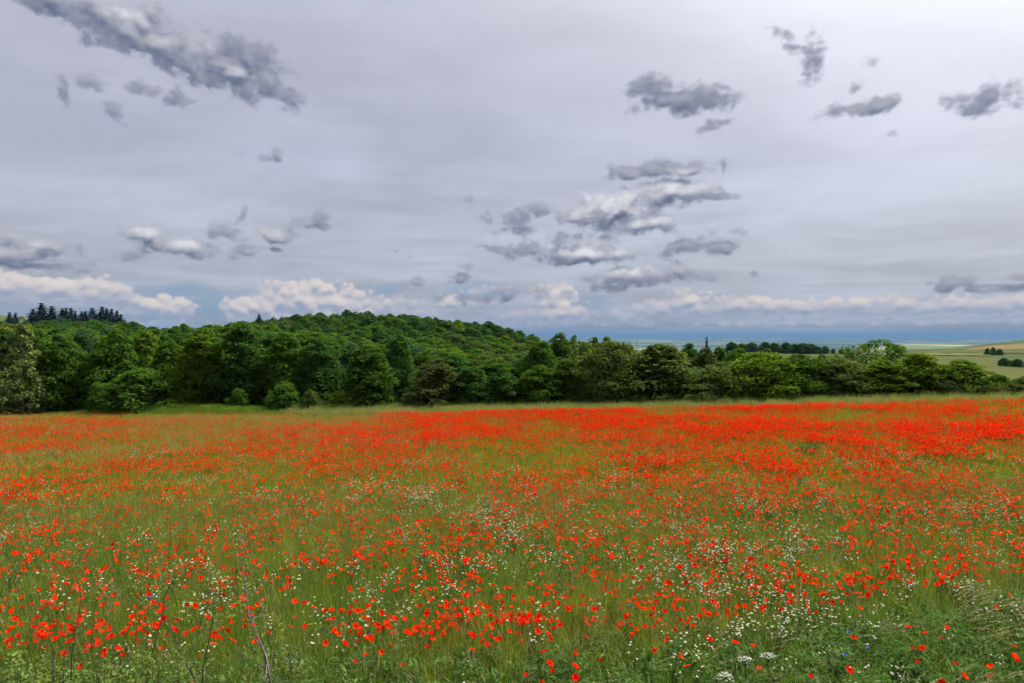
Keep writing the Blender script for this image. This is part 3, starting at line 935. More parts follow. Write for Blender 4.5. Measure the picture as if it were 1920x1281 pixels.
# front row, left to right (photo column, distance, top row, breadth)
FR = [
    ("pale_tree", "airy0", "pale", 42, 70, 599, 104, "pale olive tree with creamy leaf tips and visible trunk at the far left"),
    ("pale_tree", "airy0", "pale", 2, 69.5, 655, 50, "small pale cream-tipped tree cut by the left edge of the picture"),
    ("broadleaf_tree", "round0", "mid", 112, 73, 632, 96, "mid-green tree just right of the pale creamy tree"),
    ("broadleaf_tree", "oval0", "cool", 157, 77, 622, 62, "grey-green tree rising between two darker trees on the left"),
    ("broadleaf_tree", "round1", "mid", 215, 74, 620, 96, "tall green tree standing behind the big bush on the left"),
    ("broadleaf_tree", "oval1", "bright", 272, 77, 626, 70, "bright green tree behind the right half of the big left bush"),
    ("leafy_shrub", "bush0", "mid", 182, 68.6, 716, 36, "small green shrub in the gap left of the big bush"),
    ("leafy_shrub", "bush1", "mid", 262, 68.2, 692, 122, "big rounded green bush at the left wood edge above the grass bank"),
    ("broadleaf_tree", "oval2", "mid", 318, 75, 640, 66, "narrow green tree between the big bush and a brighter-topped tree"),
    ("leafy_shrub", "bush2", "bright", 338, 68, 732, 44, "low bright shrub at the right foot of the big left bush"),
    ("broadleaf_tree", "round2", "bright", 382, 70.5, 622, 104, "broad tree with a bright yellow-green top above the grass bank"),
    ("broadleaf_tree", "oval0", "dark", 455, 70, 610, 92, "tall dark green tree right of the bright-topped tree"),
    ("leafy_shrub", "bush0", "mid", 447, 66.2, 728, 36, "little shrub growing on the grass bank by itself"),
    ("leafy_shrub", "bush1", "mid", 534, 64.6, 716, 60, "larger mid-green shrub, leftmost of three at the field's dip"),
    ("leafy_shrub", "bush2", "olive", 583, 63.2, 731, 40, "yellowish round shrub, middle one of three at the field's dip"),
    ("leafy_shrub", "bush0", "bright", 640, 62.4, 732, 56, "fresh green ball-shaped shrub, rightmost of three at the field's dip"),
    ("broadleaf_tree", "round3", "mid", 535, 70, 626, 96, "broad mid-green tree above the three shrubs, its left one"),
    ("broadleaf_tree", "round2", "dark", 600, 68, 640, 92, "dark green tree standing right behind the ball-shaped shrub"),
    ("broadleaf_tree", "oval2", "mid", 690, 64.5, 648, 88, "green egg-shaped tree reaching down to the poppies"),
    ("broadleaf_tree", "oval1", "dark", 748, 70, 632, 66, "slim dark tree between the egg-shaped and the brownish tree"),
    ("broadleaf_tree", "round0", "brown", 818, 63.5, 676, 100, "low brownish-green tree in the middle of the wood edge"),
    ("broadleaf_tree", "oval2", "dark", 885, 63, 688, 70, "dark tree directly right of the brownish one"),
    ("broadleaf_tree", "round1", "dark", 945, 62.5, 694, 78, "dark rounded tree left of the middle of the wood edge"),
    ("broadleaf_tree", "round2", "mid", 1010, 62, 688, 84, "green tree left of the low bushes at the middle"),
    ("broadleaf_tree", "oval0", "mid", 1062, 63, 676, 70, "upright green tree above the low bushes at the middle"),
    ("leafy_shrub", "bush1", "dark", 1105, 60.2, 732, 60, "low dark bush at the middle of the wood edge"),
    ("broadleaf_tree", "spread0", "olive", 1150, 62, 644, 155, "wide grey-olive tree right of the middle, the left of two"),
    ("broadleaf_tree", "round3", "olive", 1237, 61, 647, 138, "wide grey-olive tree right of the middle, the right of two"),
    ("leafy_shrub", "bush2", "mid", 1180, 59.4, 728, 70, "low green bush at the foot of the grey-olive trees"),
    ("broadleaf_tree", "oval2", "cool", 1305, 68, 688, 62, "small blue-grey tree showing between the olive trees and the long thicket"),
    ("broadleaf_tree", "spread1", "olive", 1362, 58.5, 682, 150, "left third of the long yellow-green thicket, sloping to the grass"),
    ("broadleaf_tree", "spread0", "bright", 1425, 58, 664, 165, "tallest middle tree of the long yellow-green thicket"),
    ("broadleaf_tree", "spread1", "mid", 1500, 57.5, 668, 140, "right third of the long yellow-green thicket"),
    ("broadleaf_tree", "round0", "olive", 1572, 56.5, 674, 100, "olive tree between the long thicket and the open-crowned tree"),
    ("open_crowned_tree", "open0", "mid", 1645, 74, 640, 112, "open-crowned tree with dark branches showing above the hedge"),
    ("broadleaf_tree", "round1", "bright", 1655, 55.5, 676, 108, "bright green tree standing in front of the open-crowned tree"),
    ("broadleaf_tree", "round3", "bright", 1722, 55, 664, 96, "yellow-green tree right of the open-crowned tree"),
    ("broadleaf_tree", "round2", "bright", 1803, 54, 677, 102, "separate light green tree against the pale hillside field"),
    ("leafy_shrub", "bush0", "brown", 1783, 52.6, 714, 62, "dark brownish bush at the foot of the light green tree"),
    ("leafy_shrub", "bush1", "mid", 1868, 53.5, 702, 56, "green bush at the right end of the hedge, left of two"),
    ("leafy_shrub", "bush2", "mid", 1918, 53, 706, 58, "green bush cut by the right edge of the picture"),
    ("leafy_shrub", "bush0", "brown", 1850, 51.8, 722, 60, "low brownish scrub below the bushes at the right end"),
    ("leafy_shrub", "bush2", "brown", 1905, 51.2, 718, 66, "low brownish scrub at the right edge above the pale grass"),
]
for f in FR:
    nm, k, mt, px, Y, top, wpx, lab = f
    tree(nm, k, mt, px, Y, top, wpx * (1.36 if px > 1000 else 1.05 if k == "airy0" else 1.32), lab, "shrub" if "shrub" in nm else "tree", "trees and shrubs along the field edge")

# the wood behind: canopy rows
FRONT_PX = [-100, 0, 100, 200, 300, 340, 400, 450, 520, 600, 700, 780, 860, 940, 1000, 1050, 1100, 1180]
FRONT_TOP = [622, 622, 626, 622, 624, 620, 622, 616, 630, 642, 650, 650, 668, 678, 672, 655, 650, 650]
SKY_PX = [-100, 0, 100, 200, 250, 300, 340, 400, 450, 500, 550, 600, 650, 700, 750, 800, 850, 900, 950, 1000, 1040, 1100]
SKY_TOP = [606, 605, 603, 604, 610, 617, 614, 617, 612, 599, 593, 589, 586, 588, 591, 596, 600, 606, 616, 629, 636, 640]
wood = []
for Y in (84, 95, 108, 123, 140, 160, 182, 206, 232, 262, 296, 334, 376):
    t = float(sstep(np.array(Y), 66, 350))
    crown_w = 7.6 if Y < 130 else 10.5
    step = crown_w * 0.62 / Y * F
    px = -40 + rng.uniform(0, step)
    while px < 1130:
        q = px + rng.uniform(-0.25, 0.25) * step
        top = np.interp(q, FRONT_PX, FRONT_TOP) * (1 - t) + np.interp(q, SKY_PX, SKY_TOP) * t
        if q > 1010 and Y > 170:
            px += step; continue
        if q > 1000:
            top = max(top, 640 if Y < 120 else 634)
        top += rng.normal(0, 2.0 + 2.6 * (1 - t))
        x = wx(q, Y); hgt = z_of(top, Y) - gz(x, Y)
        if hgt > 2.5:
            wood.append((q, Y, top, crown_w * rng.uniform(0.75, 1.8) / Y * F, hgt))
        px += step
wood.sort(key=lambda a: a[1])
TONE = {"mid": "mid-green", "bright": "yellow-green", "dark": "dark green", "cool": "grey-green", "olive": "olive-green", "brown": "brownish-green"}
# the farthest of the wood is one mass of crowns; the nearest 300 stand singly
nearw, farw = wood[:300], wood[300:]


def zone(px, Y):
    if Y < 100: d = "behind the front row"
    elif Y < 150: d = "in the wooded hollow"
    elif Y < 215: d = "low on the hill"
    else: d = "high on the hill"
    if px < 130: a = "by the creamy tree"
    elif px < 330: a = "above the big bush"
    elif px < 500: a = "above the grass bank"
    elif px < 670: a = "above the three shrubs"
    elif px < 800: a = "above the egg-shaped tree"
    elif px < 960: a = "above the brownish tree"
    else: a = "towards the distant plain"
    return d + " " + a


ORDN = ["first", "second", "third", "fourth", "fifth", "sixth", "seventh", "eighth", "ninth", "tenth", "eleventh", "twelfth", "thirteenth", "fourteenth", "fifteenth", "sixteenth", "seventeenth", "eighteenth", "nineteenth", "twentieth"]


def ordn(n):
    if n < 20: return ORDN[n]
    t_ = {2: "twenty", 3: "thirty", 4: "forty", 5: "fifty", 6: "sixty"}[(n + 1) // 10]
    return t_ + "-" + ORDN[n % 10] if (n + 1) % 10 else {2: "twentieth", 3: "thirtieth", 4: "fortieth", 5: "fiftieth", 6: "sixtieth"}[(n + 1) // 10]


def number_labels(items):
    """items: (object, column, core, place); things alike are told apart by their order from the left"""
    by = {}
    for it in items: by.setdefault((it[2], it[3]), []).append(it)
    for (core, place), L in by.items():
        L.sort(key=lambda q: q[1])
        for n_, it in enumerate(L):
            it[0]["label"] = "%s %s" % (core, place) if len(L) == 1 else "%s %s from the left %s" % (ordn(n_), core, place)


woodlab = []
for (px, Y, top, wpx, hgt) in nearw:
    pal = ["mid", "mid", "dark", "bright", "cool", "olive", "dark", "dark", "mid", "mid"] if Y < 180 else ["mid", "dark", "dark", "olive", "mid", "dark", "mid", "bright", "dark"]
    mt = pal[int(rng.integers(len(pal)))]
    k = ["round0", "round1", "round2", "round3", "round0", "round1", "oval1", "oval2"][int(rng.integers(8))]
    shp = {"r": "rounded", "o": "upright", "c": "pointed"}[k[0]]
    o_ = tree("woodland_tree", k, mt, px, Y, top, wpx, "tree", "tree", "trees of the wood behind the field edge")
    woodlab.append((o_, px, "%s %s tree" % (shp, TONE[mt]), zone(px, Y)))
number_labels(woodlab)

fm = {}
PR = []
for mt in ("mid", "dark", "dark", "mid"):
    for k in ("round0", "round1", "round2", "round3"):
        m2 = CROWNS[k].copy(); m2.materials.clear(); m2.materials.append(G[mt]); PR.append(m2)
if farw:
    a = np.array(farw)
    X = wx(a[:, 0], a[:, 1]); Z = terrain(X, a[:, 1])
    scl = np.stack([a[:, 3] / F * a[:, 1] / 5.8, a[:, 3] / F * a[:, 1] / 5.8, a[:, 4] / 7.7], -1)
    rot = np.stack([np.zeros(len(a)), np.zeros(len(a)), rng.uniform(0, 6.28, len(a))], -1)
    scatter("distant_woodland", np.stack([X, a[:, 1], Z], -1), rot, scl, rng.integers(0, len(PR), len(a)), PR,
            label="dense green tree canopy over the top of the wooded hill", category="woodland")

# trees hidden in the valley right of the wood: second line behind the right-hand hedge
for (px, Y, top, w_, k, mt, lab) in [
    (1052, 84, 630, 60, "round2", "mid", "rounded tree top just left of the blue plain behind the front trees"),
    (1078, 90, 632, 44, "round1", "bright", "bright tree top beside the rounded one at the edge of the plain"),
    (1115, 96, 637, 46, "round0", "dark", "small dark tree top against the plain"),
    (1138, 92, 634, 30, "round3", "bright", "pointed bright tree top against the plain"),
    (1095, 78, 645, 70, "round1", "olive", "olive tree filling the gap behind the low dark bush"),
    (1015, 80, 642, 70, "round3", "mid", "green tree at the right foot of the wooded hill"),
    (1292, 86, 648, 50, "round0", "dark", "dark tree top left of the columnar poplar"),
    (1326, 84, 656, 56, "round2", "brown", "brownish tree in front of the columnar poplar"),
    (1348, 92, 653, 44, "round3", "mid", "green rounded tree right of the columnar poplar"),
    (1385, 86, 658, 70, "spread1", "mid", "green tree behind the left end of the long thicket"),
    (1440, 96, 657, 62, "round1", "olive", "olive treetop behind the middle of the long thicket"),
    (1540, 120, 668, 40, "round2", "cool", "grey-green treetop behind the right end of the long thicket"),
    (1715, 90, 676, 46, "round0", "cool", "dark grey-green tree behind the yellow-green tree"),
    (1752, 78, 690, 50, "round3", "dark", "dark tree in the gap left of the light green tree"),
    (1222, 100, 652, 60, "round1", "olive", "olive treetop showing over the right grey-olive tree"),
    (1262, 96, 655, 50, "round2", "mid", "green treetop between the grey-olive trees and the poplar"),
]:
    tree("broadleaf_tree", k, mt, px, Y, top, w_ * 1.5, lab, "tree", "second line of trees on the right")
tree("columnar_poplar", "poplar0", "dark", 1325, 190, 634, 16, "slim dark columnar tree standing up against the blue plain", "tree")

# tree line on the plateau
TL = [(1372, 642, 24), (1392, 644, 22), (1410, 643, 24), (1434, 642, 20), (1452, 643, 20), (1474, 642, 22), (1490, 645, 18), (1505, 644, 26), (1520, 645, 24), (1533, 650, 16), (1548, 649, 12), (1562, 654, 7), (1578, 655, 11), (1592, 654, 12)]
for i, (px, top, w_) in enumerate(TL):
    tree("field_tree", ["round0", "round1", "round2", "oval0"][i % 4], ["dark", "mid", "dark"][i % 3], px, 455, top, w_ * 1.5,
         "distant dark tree, number %d from the poplar in the line along the plateau" % (i + 1) if False else
         ["first", "second", "third", "fourth", "fifth", "sixth", "seventh", "eighth", "ninth", "tenth", "eleventh", "twelfth", "thirteenth", "last"][i] + " dark tree from the poplar in the far line on the plateau", "tree", "tree line on the far plateau")
for (px, Y, top, w_, mt, lab) in [(1882, 330, 671, 24, "dark", "dark round bush on the pale hillside field"), (1893, 331, 675, 20, "brown", "reddish-brown bush in the hillside clump"), (1908, 328, 673, 28, "dark", "dark bush in the hillside clump near the right edge"),
                                  (1852, 560, 653, 14, "mid", "small green bush in the thin row high on the hillside"), (1862, 562, 651, 12, "mid", "tallest small bush of the thin row high on the hillside"), (1874, 565, 654, 16, "mid", "rightmost small bush of the thin row high on the hillside")]:
    tree("hillside_bush", "bush%d" % (px % 3), mt, px, Y, top, w_, lab, "shrub", "bushes on the far hillside")

# spruces on the skyline at the left
SP = [(18, 586, 14), (29, 587, 12), (62, 580, 22), (78, 569, 24), (97, 575, 22), (117, 579, 20), (124, 578, 16), (133, 578, 16), (141, 584, 12), (153, 585, 20), (160, 584, 16), (173, 578, 22), (191, 576, 22), (200, 579, 16), (209, 580, 18), (219, 583, 16), (227, 590, 14), (234, 600, 12)]
ORD = ["first", "second", "third", "fourth", "fifth", "sixth", "seventh", "eighth", "ninth", "tenth", "eleventh", "twelfth", "thirteenth", "fourteenth", "fifteenth", "sixteenth", "seventeenth", "last"]
for i, (px, top, w_) in enumerate(SP):
    tree("spruce_tree", "spruce%d" % (i % 3), "spruce", px, 395 + (i * 7) % 11, top, w_ * 2.9, "%s dark spruce from the left on the skyline ridge" % ORD[i], "tree", "spruces on the skyline")
tree("spruce_tree", "spruce1", "spruce", 486, 330, 589, 36, "single dark spruce standing alone left of the hilltop", "tree")


# ------------------------------------------------------------------ haze over the far country
def build_haze():
    bm = bmesh.new()
    bmesh.ops.create_cube(bm, size=1.0)
    lo = Vector((-62000, -52000, -420)); hi = Vector((62000, 62000, 62))
    for v in bm.verts:
        v.co = Vector((lo[i] if v.co[i] < 0 else hi[i] for i in range(3)))
    me = bpy.data.meshes.new("haze")
    bm.to_mesh(me); bm.free()
    m = bpy.data.materials.new("haze_air")
    m.use_nodes = True
    t = m.node_tree; t.nodes.clear()
    pv = t.nodes.new("ShaderNodeVolumePrincipled")
    pv.inputs["Color"].default_value = (0.13, 0.26, 0.44, 1)
    pv.inputs["Density"].default_value = 0.000056
    pv.inputs["Anisotropy"].default_value = 0.0
    o = t.nodes.new("ShaderNodeOutputMaterial")
    t.links.new(pv.outputs[0], o.inputs["Volume"])
    link("haze", me, m, None, kind="stuff", label="thin blue haze over the distant plain", category="haze")


build_haze()


# ------------------------------------------------------------------ the poppy field
def blade_clump(name, seed, n, rad, h, w, lean, segs=3, heads=0.0, wind=(0, 0), mats=(None,), spread=0.35):
    """a tuft of grass blades; some carry a seed head"""
    g = np.random.default_rng(seed)
    acc = Acc()
    for k in range(n):
        r = rad * math.sqrt(g.random()); a = g.uniform(0, 6.283)
        b = Vector((r * math.cos(a), r * math.sin(a), -0.02))
        hh = h * g.uniform(0.6, 1.1)
        a2 = g.uniform(0, 6.283)
        dirv = Vector((math.cos(a2) * spread + wind[0], math.sin(a2) * spread + wind[1], 0)) * lean * hh * g.uniform(0.4, 1.3)
        side = Vector((math.cos(a2 + 1.2), math.sin(a2 + 1.2), 0))
        ww = w * g.uniform(0.6, 1.3)
        head = g.random() < heads
        if head: hh *= 1.15; ww *= 0.5
        V = []; Q = []
        for s in range(segs + 1):
            f = s / segs
            c_ = b + Vector((0, 0, hh * (f - 0.16 * f * f * lean))) + dirv * f * f
            wd = ww * (1 - f ** 1.6 * 0.92)
            V += [c_ - side * wd, c_ + side * wd]
        for s in range(segs):
            Q.append((2 * s, 2 * s + 1, 2 * s + 3, 2 * s + 2))
        acc.add(V, Q, 0)
        if head:
            e = c_; d = (dirv * 1.1 + Vector((0, 0, hh * 0.5))).normalized()
            for q in range(7):
                p = e - d * 0.004 + d * (0.018 * q)
                L = 0.020 * (1 - q / 11)
                for sg in (-1, 1):
                    sd = Vector((math.cos(a2 + 1.6 * q), math.sin(a2 + 1.6 * q), 0)) * sg
                    acc.add([p, p + sd * L * 0.5 + d * L * 0.7, p + d * L * 1.7, p + sd * L * 0.12 + d * L * 0.3], [(0, 1, 2, 3)], min(1, len(mats) - 1))
    return acc.mesh(name, list(mats))


CROP = leaf_mat("grass_field_olive", (0.205, 0.250, 0.022), var=0.30, trans=0.4, obj_var=0.22, warm=((0.27, 0.24, 0.085), 0.80))
CROP_G = leaf_mat("grass_field_green", (0.150, 0.228, 0.024), var=0.30, trans=0.4, obj_var=0.2, warm=((0.22, 0.22, 0.08), 0.86))
LUSH = leaf_mat("grass_lush_green", (0.105, 0.185, 0.026), var=0.30, trans=0.4, obj_var=0.2)
VERGE = leaf_mat("grass_verge_pale", (0.23, 0.24, 0.085), var=0.25, trans=0.35, obj_var=0.2, warm=((0.34, 0.31, 0.16), 0.7))
BANKG = leaf_mat("grass_bank_green", (0.105, 0.185, 0.022), var=0.25, trans=0.4, obj_var=0.15)
HEAD = leaf_mat("grass_seed_heads", (0.29, 0.26, 0.14), var=0.25, trans=0.3, obj_var=0.15)
HEADG = leaf_mat("cereal_ears", (0.185, 0.190, 0.055), var=0.25, trans=0.3, obj_var=0.15)
RED = leaf_mat("poppy_petal_scarlet", (0.68, 0.013, 0.003), var=0.18, trans=0.42, obj_var=0.18)
ORANGE = leaf_mat("poppy_petal_orange_red", (0.78, 0.036, 0.004), var=0.16, trans=0.42, obj_var=0.14)
CRIMSON = leaf_mat("poppy_petal_crimson", (0.62, 0.010, 0.005), var=0.20, trans=0.38, obj_var=0.2)
BLACK = leaf_mat("poppy_centre", (0.018, 0.014, 0.018), var=0.1, trans=0.0)
STEM = leaf_mat("flower_stem", (0.085, 0.130, 0.035), var=0.15, trans=0.2)
WHITE = leaf_mat("chamomile_petal", (0.62, 0.63, 0.62), var=0.08, trans=0.3)
YOLK = leaf_mat("chamomile_disc", (0.62, 0.42, 0.03), var=0.1, trans=0.1)
BLUE = leaf_mat("cornflower_petal", (0.055, 0.075, 0.62), var=0.2, trans=0.3)
PURPLE = leaf_mat("knapweed_petal", (0.28, 0.04, 0.18), var=0.2, trans=0.3)
HERB = leaf_mat("herb_leaf_dark", (0.075, 0.140, 0.036), var=0.30, trans=0.35, obj_var=0.2)
BRAM = leaf_mat("shrub_leaf", (0.125, 0.180, 0.040), var=0.35, trans=0.4, obj_var=0.15)


def petal(seed, openv, size, turn):
    """one crumpled petal: a curved fan"""
    g = random.Random(seed)
    V = []; Q = []
    nu, nv = 5, 4
    for j in range(nv):
        f = j / (nv - 1)
        for i in range(nu):
            u = i / (nu - 1) * 2 - 1
            ang = u * (0.95 if j else 0.25)
            rr = size * (0.06 + 0.94 * f) * (1 - 0.16 * u * u)
            up = size * (1 - openv) * (f ** 1.2) * 1.45 + size * 0.10 * math.sin(f * 3)
            out = rr * (0.45 + 0.55 * openv)
            cr = (g.uniform(-1, 1) * 0.09 * size) * f
            x = out * math.cos(ang * 1.0); y = out * math.sin(ang) * 1.25
            V.append(Vector((x + cr * 0.5, y, up + cr + 0.10 * size * math.cos(u * 7) * f)))
    for j in range(nv - 1):
        for i in range(nu - 1):
            a = j * nu + i
            Q.append((a, a + 1, a + nu + 1, a + nu))
    m = Matrix.Rotation(turn, 3, "Z")
    return [m @ v for v in V], Q


def poppy_geo(seed, openv, size, tilt):
    """lists of petals and a centre, flower base at the origin, tilted"""
    T = Matrix.Rotation(tilt, 3, "X")
    pet = []
    for k in range(4):
        V, Q = petal(seed * 9 + k, min(1, openv + (0.08 if k % 2 else 0)), size * (1.0 if k % 2 else 0.92), k * math.pi / 2 + 0.2)
        pet.append(([T @ (v + Vector((0, 0, 0.002 * (k % 2)))) for v in V], Q))
    V, Q = tube([(0, 0, 0), (0, 0, size * 0.22), (0, 0, size * 0.34), (0, 0, size * 0.36)], [size * 0.09, size * 0.12, size * 0.09, 0.0005], 6)
    cen = ([T @ v for v in V], Q)
    return pet, cen


POP = [(0.60, 0.051, 0.25), (0.42, 0.051, 0.45), (0.78, 0.050, 0.6), (0.30, 0.047, 0.25), (0.52, 0.053, 0.8), (0.12, 0.038, 0.2)]
PMAT = [RED, ORANGE, RED, CRIMSON, ORANGE, CRIMSON]


def stem_geo(h, bend, r0=0.0032):
    return tube([(0, 0, -h), (bend * 0.1, 0, -h * 0.6), (bend * 0.4, 0, -h * 0.25), (0, 0, 0)], [r0, r0 * 0.9, r0 * 0.75, r0 * 0.6], 4)


# where the crop begins near the camera and how thick the poppies stand
NEAR_PX = np.array([-200, 0, 500, 900, 1300, 1600, 1920, 2200], float)
NEAR_Y = np.array([8.2, 8.3, 8.5, 8.6, 9.4, 10.2, 11.6, 12.6], float)


def poppy_density(x, y):
    px = 960 + F * x / y
    near = np.interp(px, NEAR_PX, NEAR_Y)
    edge = np.interp(px, EDGE_PX, EDGE_Y)
    base = np.interp(y, [8, 12, 15, 20, 28, 36, 45, 55], [16, 20, 25, 34, 44, 48, 45, 40])
    lat = np.interp(px, [0, 300, 600, 900, 1250, 1920], [0.36, 0.34, 0.50, 0.84, 1.0, 1.05])
    lat = 1 + (lat - 1) * sstep(y, 14, 30)
    d = base * lat
    c1 = fbm(x * 0.16, y * 0.10, 3, 31); c2 = fbm(x * 0.9, y * 0.7, 3, 33)
    d = d * (1 + (0.45 + 1.1 * sstep(c1, 0.30, 0.66) - 1) * (0.4 + 0.6 * sstep(y, 12, 22))) * (0.35 + 1.3 * sstep(c2, 0.25, 0.72))
    d = d + 26 * np.exp(-((y - near - 0.8) / 0.8) ** 2) * (0.15 + 1.5 * sstep(fbm(x * 1.1, y * 1.1, 2, 41), 0.3, 0.7)) * (1 + 0.5 * sstep(px, 1000, 1300))
    d = np.where(y < near, 3.8 * (0.3 + 1.6 * sstep(c2, 0.35, 0.7)), d)
    # left far part thins out to grass, and so does the strip by the wood
    d = d * (1 - 0.75 * sstep(y, edge - 13, edge - 4) * sstep(-px, -760, -560))
    d = d * (1 - sstep(y, edge - 1.2, edge - 0.2))
    # grass streaks near the dip
    d = d * (1 - 0.8 * np.exp(-(((px - 570) / 130) ** 2 + ((y - edge + 5) / 4.0) ** 2)))
    for (ppx, ppy, rx) in ((1210, 26.5, 1.0), (1512, 27.5, 0.8)):
        d = d * (1 - 0.9 * np.exp(-(((x - wx(ppx, ppy)) / rx) ** 2 + ((y - ppy) / 1.0) ** 2)))
    return d


def wedge_points(y0, y1, dens, margin=1.06):
    """random points on the ground inside the view, dens per square metre (array function or number)"""
    area = 0.75 * margin * (y1 ** 2 - y0 ** 2) + 3 * (y1 - y0)
    dmax = dens if np.isscalar(dens) else dens[1]
    n = int(area * dmax)
    hw = lambda y: 0.75 * margin * y + 1.5
    y = np.sqrt(rng.uniform(y0 ** 2, y1 ** 2, int(n)))
    x = rng.uniform(-1, 1, len(y)) * hw(y)
    if not np.isscalar(dens):
        keep = rng.uniform(0, dens[1], len(y)) < dens[0](x, y)
        x, y = x[keep], y[keep]
    return x, y


def edge_of(x, y):
    return np.interp(960 + F * x / np.maximum(y, 0.1), EDGE_PX, EDGE_Y)


def near_of(x, y):
    return np.interp(960 + F * x / np.maximum(y, 0.1), NEAR_PX, NEAR_Y)


def put(name, x, y, rotx, sc_lo, sc_hi, protos, vid=None, **props):
    n = len(x)
    z = terrain(x, y)
    s = rng.uniform(sc_lo, sc_hi, n)
    rot = np.stack([rng.normal(0, rotx, n), rng.normal(0, rotx, n), rng.uniform(0, 6.283, n)], -1)
    return scatter(name, np.stack([x, y, z], -1), rot, np.stack([s, s, s * rng.uniform(0.85, 1.15, n)], -1), rng.integers(0, len(protos), n) if vid is None else vid, protos, **props)


# --- grass and cereal of the field
near_pro = [blade_clump("tuft", 10 + i, 30, 0.13, 0.58, 0.0042, 0.55, 4, 0.22, mats=(m_, HEADG)) for i, m_ in enumerate((CROP, CROP_G, CROP, CROP_G, CROP, LUSH))]
STALK = leaf_mat("grass_dry_stalks", (0.30, 0.26, 0.12), var=0.25, trans=0.3, obj_var=0.2)


def herb(name, seed, n, h, rad, leaf, mat):
    g = np.random.default_rng(seed)
    f = g.random(n) ** 0.7
    a = g.uniform(0, 6.283, n); r = rad * (0.3 + 0.7 * np.sqrt(g.random(n))) * (0.4 + 0.6 * f)
    p = np.stack([r * np.cos(a), r * np.sin(a), f * h], -1)
    nr = np.stack([np.cos(a) * 0.5, np.sin(a) * 0.5, np.ones(n) * 0.8], -1) + g.normal(size=(n, 3)) * 0.4
    me = leaf_quads(name, p, nr, leaf * g.uniform(0.6, 1.4, n), g, aspect=0.30, fold=0.1)
    me.materials.append(mat)
    return me


near_pro += [blade_clump("tuft", 16, 14, 0.16, 0.66, 0.0036, 0.7, 4, 0.6, wind=(0.2, 0), mats=(STALK, HEAD)), herb("herb", 17, 60, 0.5, 0.14, 0.07, HERB), herb("herb", 18, 60, 0.42, 0.18, 0.09, CROP_G)]
x, y = wedge_points(5.0, 20.0, 42)
k = y > near_of(x, y) - 0.3
x, y = x[k], y[k]
pt = fbm(x * 0.35, y * 0.30, 3, 91); u = rng.random(len(x))
gv = np.where(u < sstep(pt, 0.38, 0.62), rng.choice([0, 2, 4], len(x)), rng.choice([1, 3, 5], len(x)))
u = rng.random(len(x)); gv = np.where(u < 0.05, 6, np.where(u < 0.05 + 0.16 * sstep(fbm(x * 1.2, y * 1.2, 2, 93), 0.5, 0.7), rng.choice([7, 8], len(x)), gv))
put("field_grass", x, y, 0.10, 0.8, 1.15, near_pro, vid=gv, label="olive-green grass and cereal stalks of the near poppy field", category="grass")
STRAW = leaf_mat("grass_field_straw", (0.27, 0.235, 0.060), var=0.28, trans=0.35, obj_var=0.2)
far_pro = [blade_clump("tuft", 30 + i, 46, 0.24, 0.55, 0.0085, 0.55, 2, 0.0, mats=(m_, HEADG)) for i, m_ in enumerate((CROP, CROP, CROP_G, STRAW, STRAW))]
x, y = wedge_points(18.5, 70.0, 13)
k = y < edge_of(x, y) + 0.4
x, y = x[k], y[k]; px_ = 960 + F * x / y
pst = (0.15 + 0.6 * sstep(y, 24, 46) * sstep(-px_, -1100, -500)) * (0.4 + 1.2 * sstep(fbm(x * 0.2, y * 0.12, 3, 81), 0.35, 0.65))
put("field_grass", x, y, 0.10, 0.8, 1.2, far_pro, vid=np.where(rng.random(len(x)) < pst, rng.integers(3, 5, len(x)), rng.integers(0, 3, len(x))), label="olive grass among the poppies in the far half of the field", category="grass")

# --- near verge: lush grass and herbs below the field
verge_pro = [blade_clump("tuft", 50 + i, 34, 0.14, 0.52, 0.0048, 0.9, 4, 0.06, wind=(0.35, -0.1), mats=(m_, HEAD)) for i, m_ in enumerate((LUSH, CROP_G, LUSH, LUSH))]


verge_pro += [herb("herb", 70 + i, 90, 0.42, 0.17, 0.075, HERB) for i in range(3)]
x, y = wedge_points(5.0, 13.0, 46)
k = y < near_of(x, y) + 0.5
put("verge_grass", x[k], y[k], 0.12, 0.75, 1.25, verge_pro, label="lush dark green grass and herbs below the near edge of the field", category="grass")


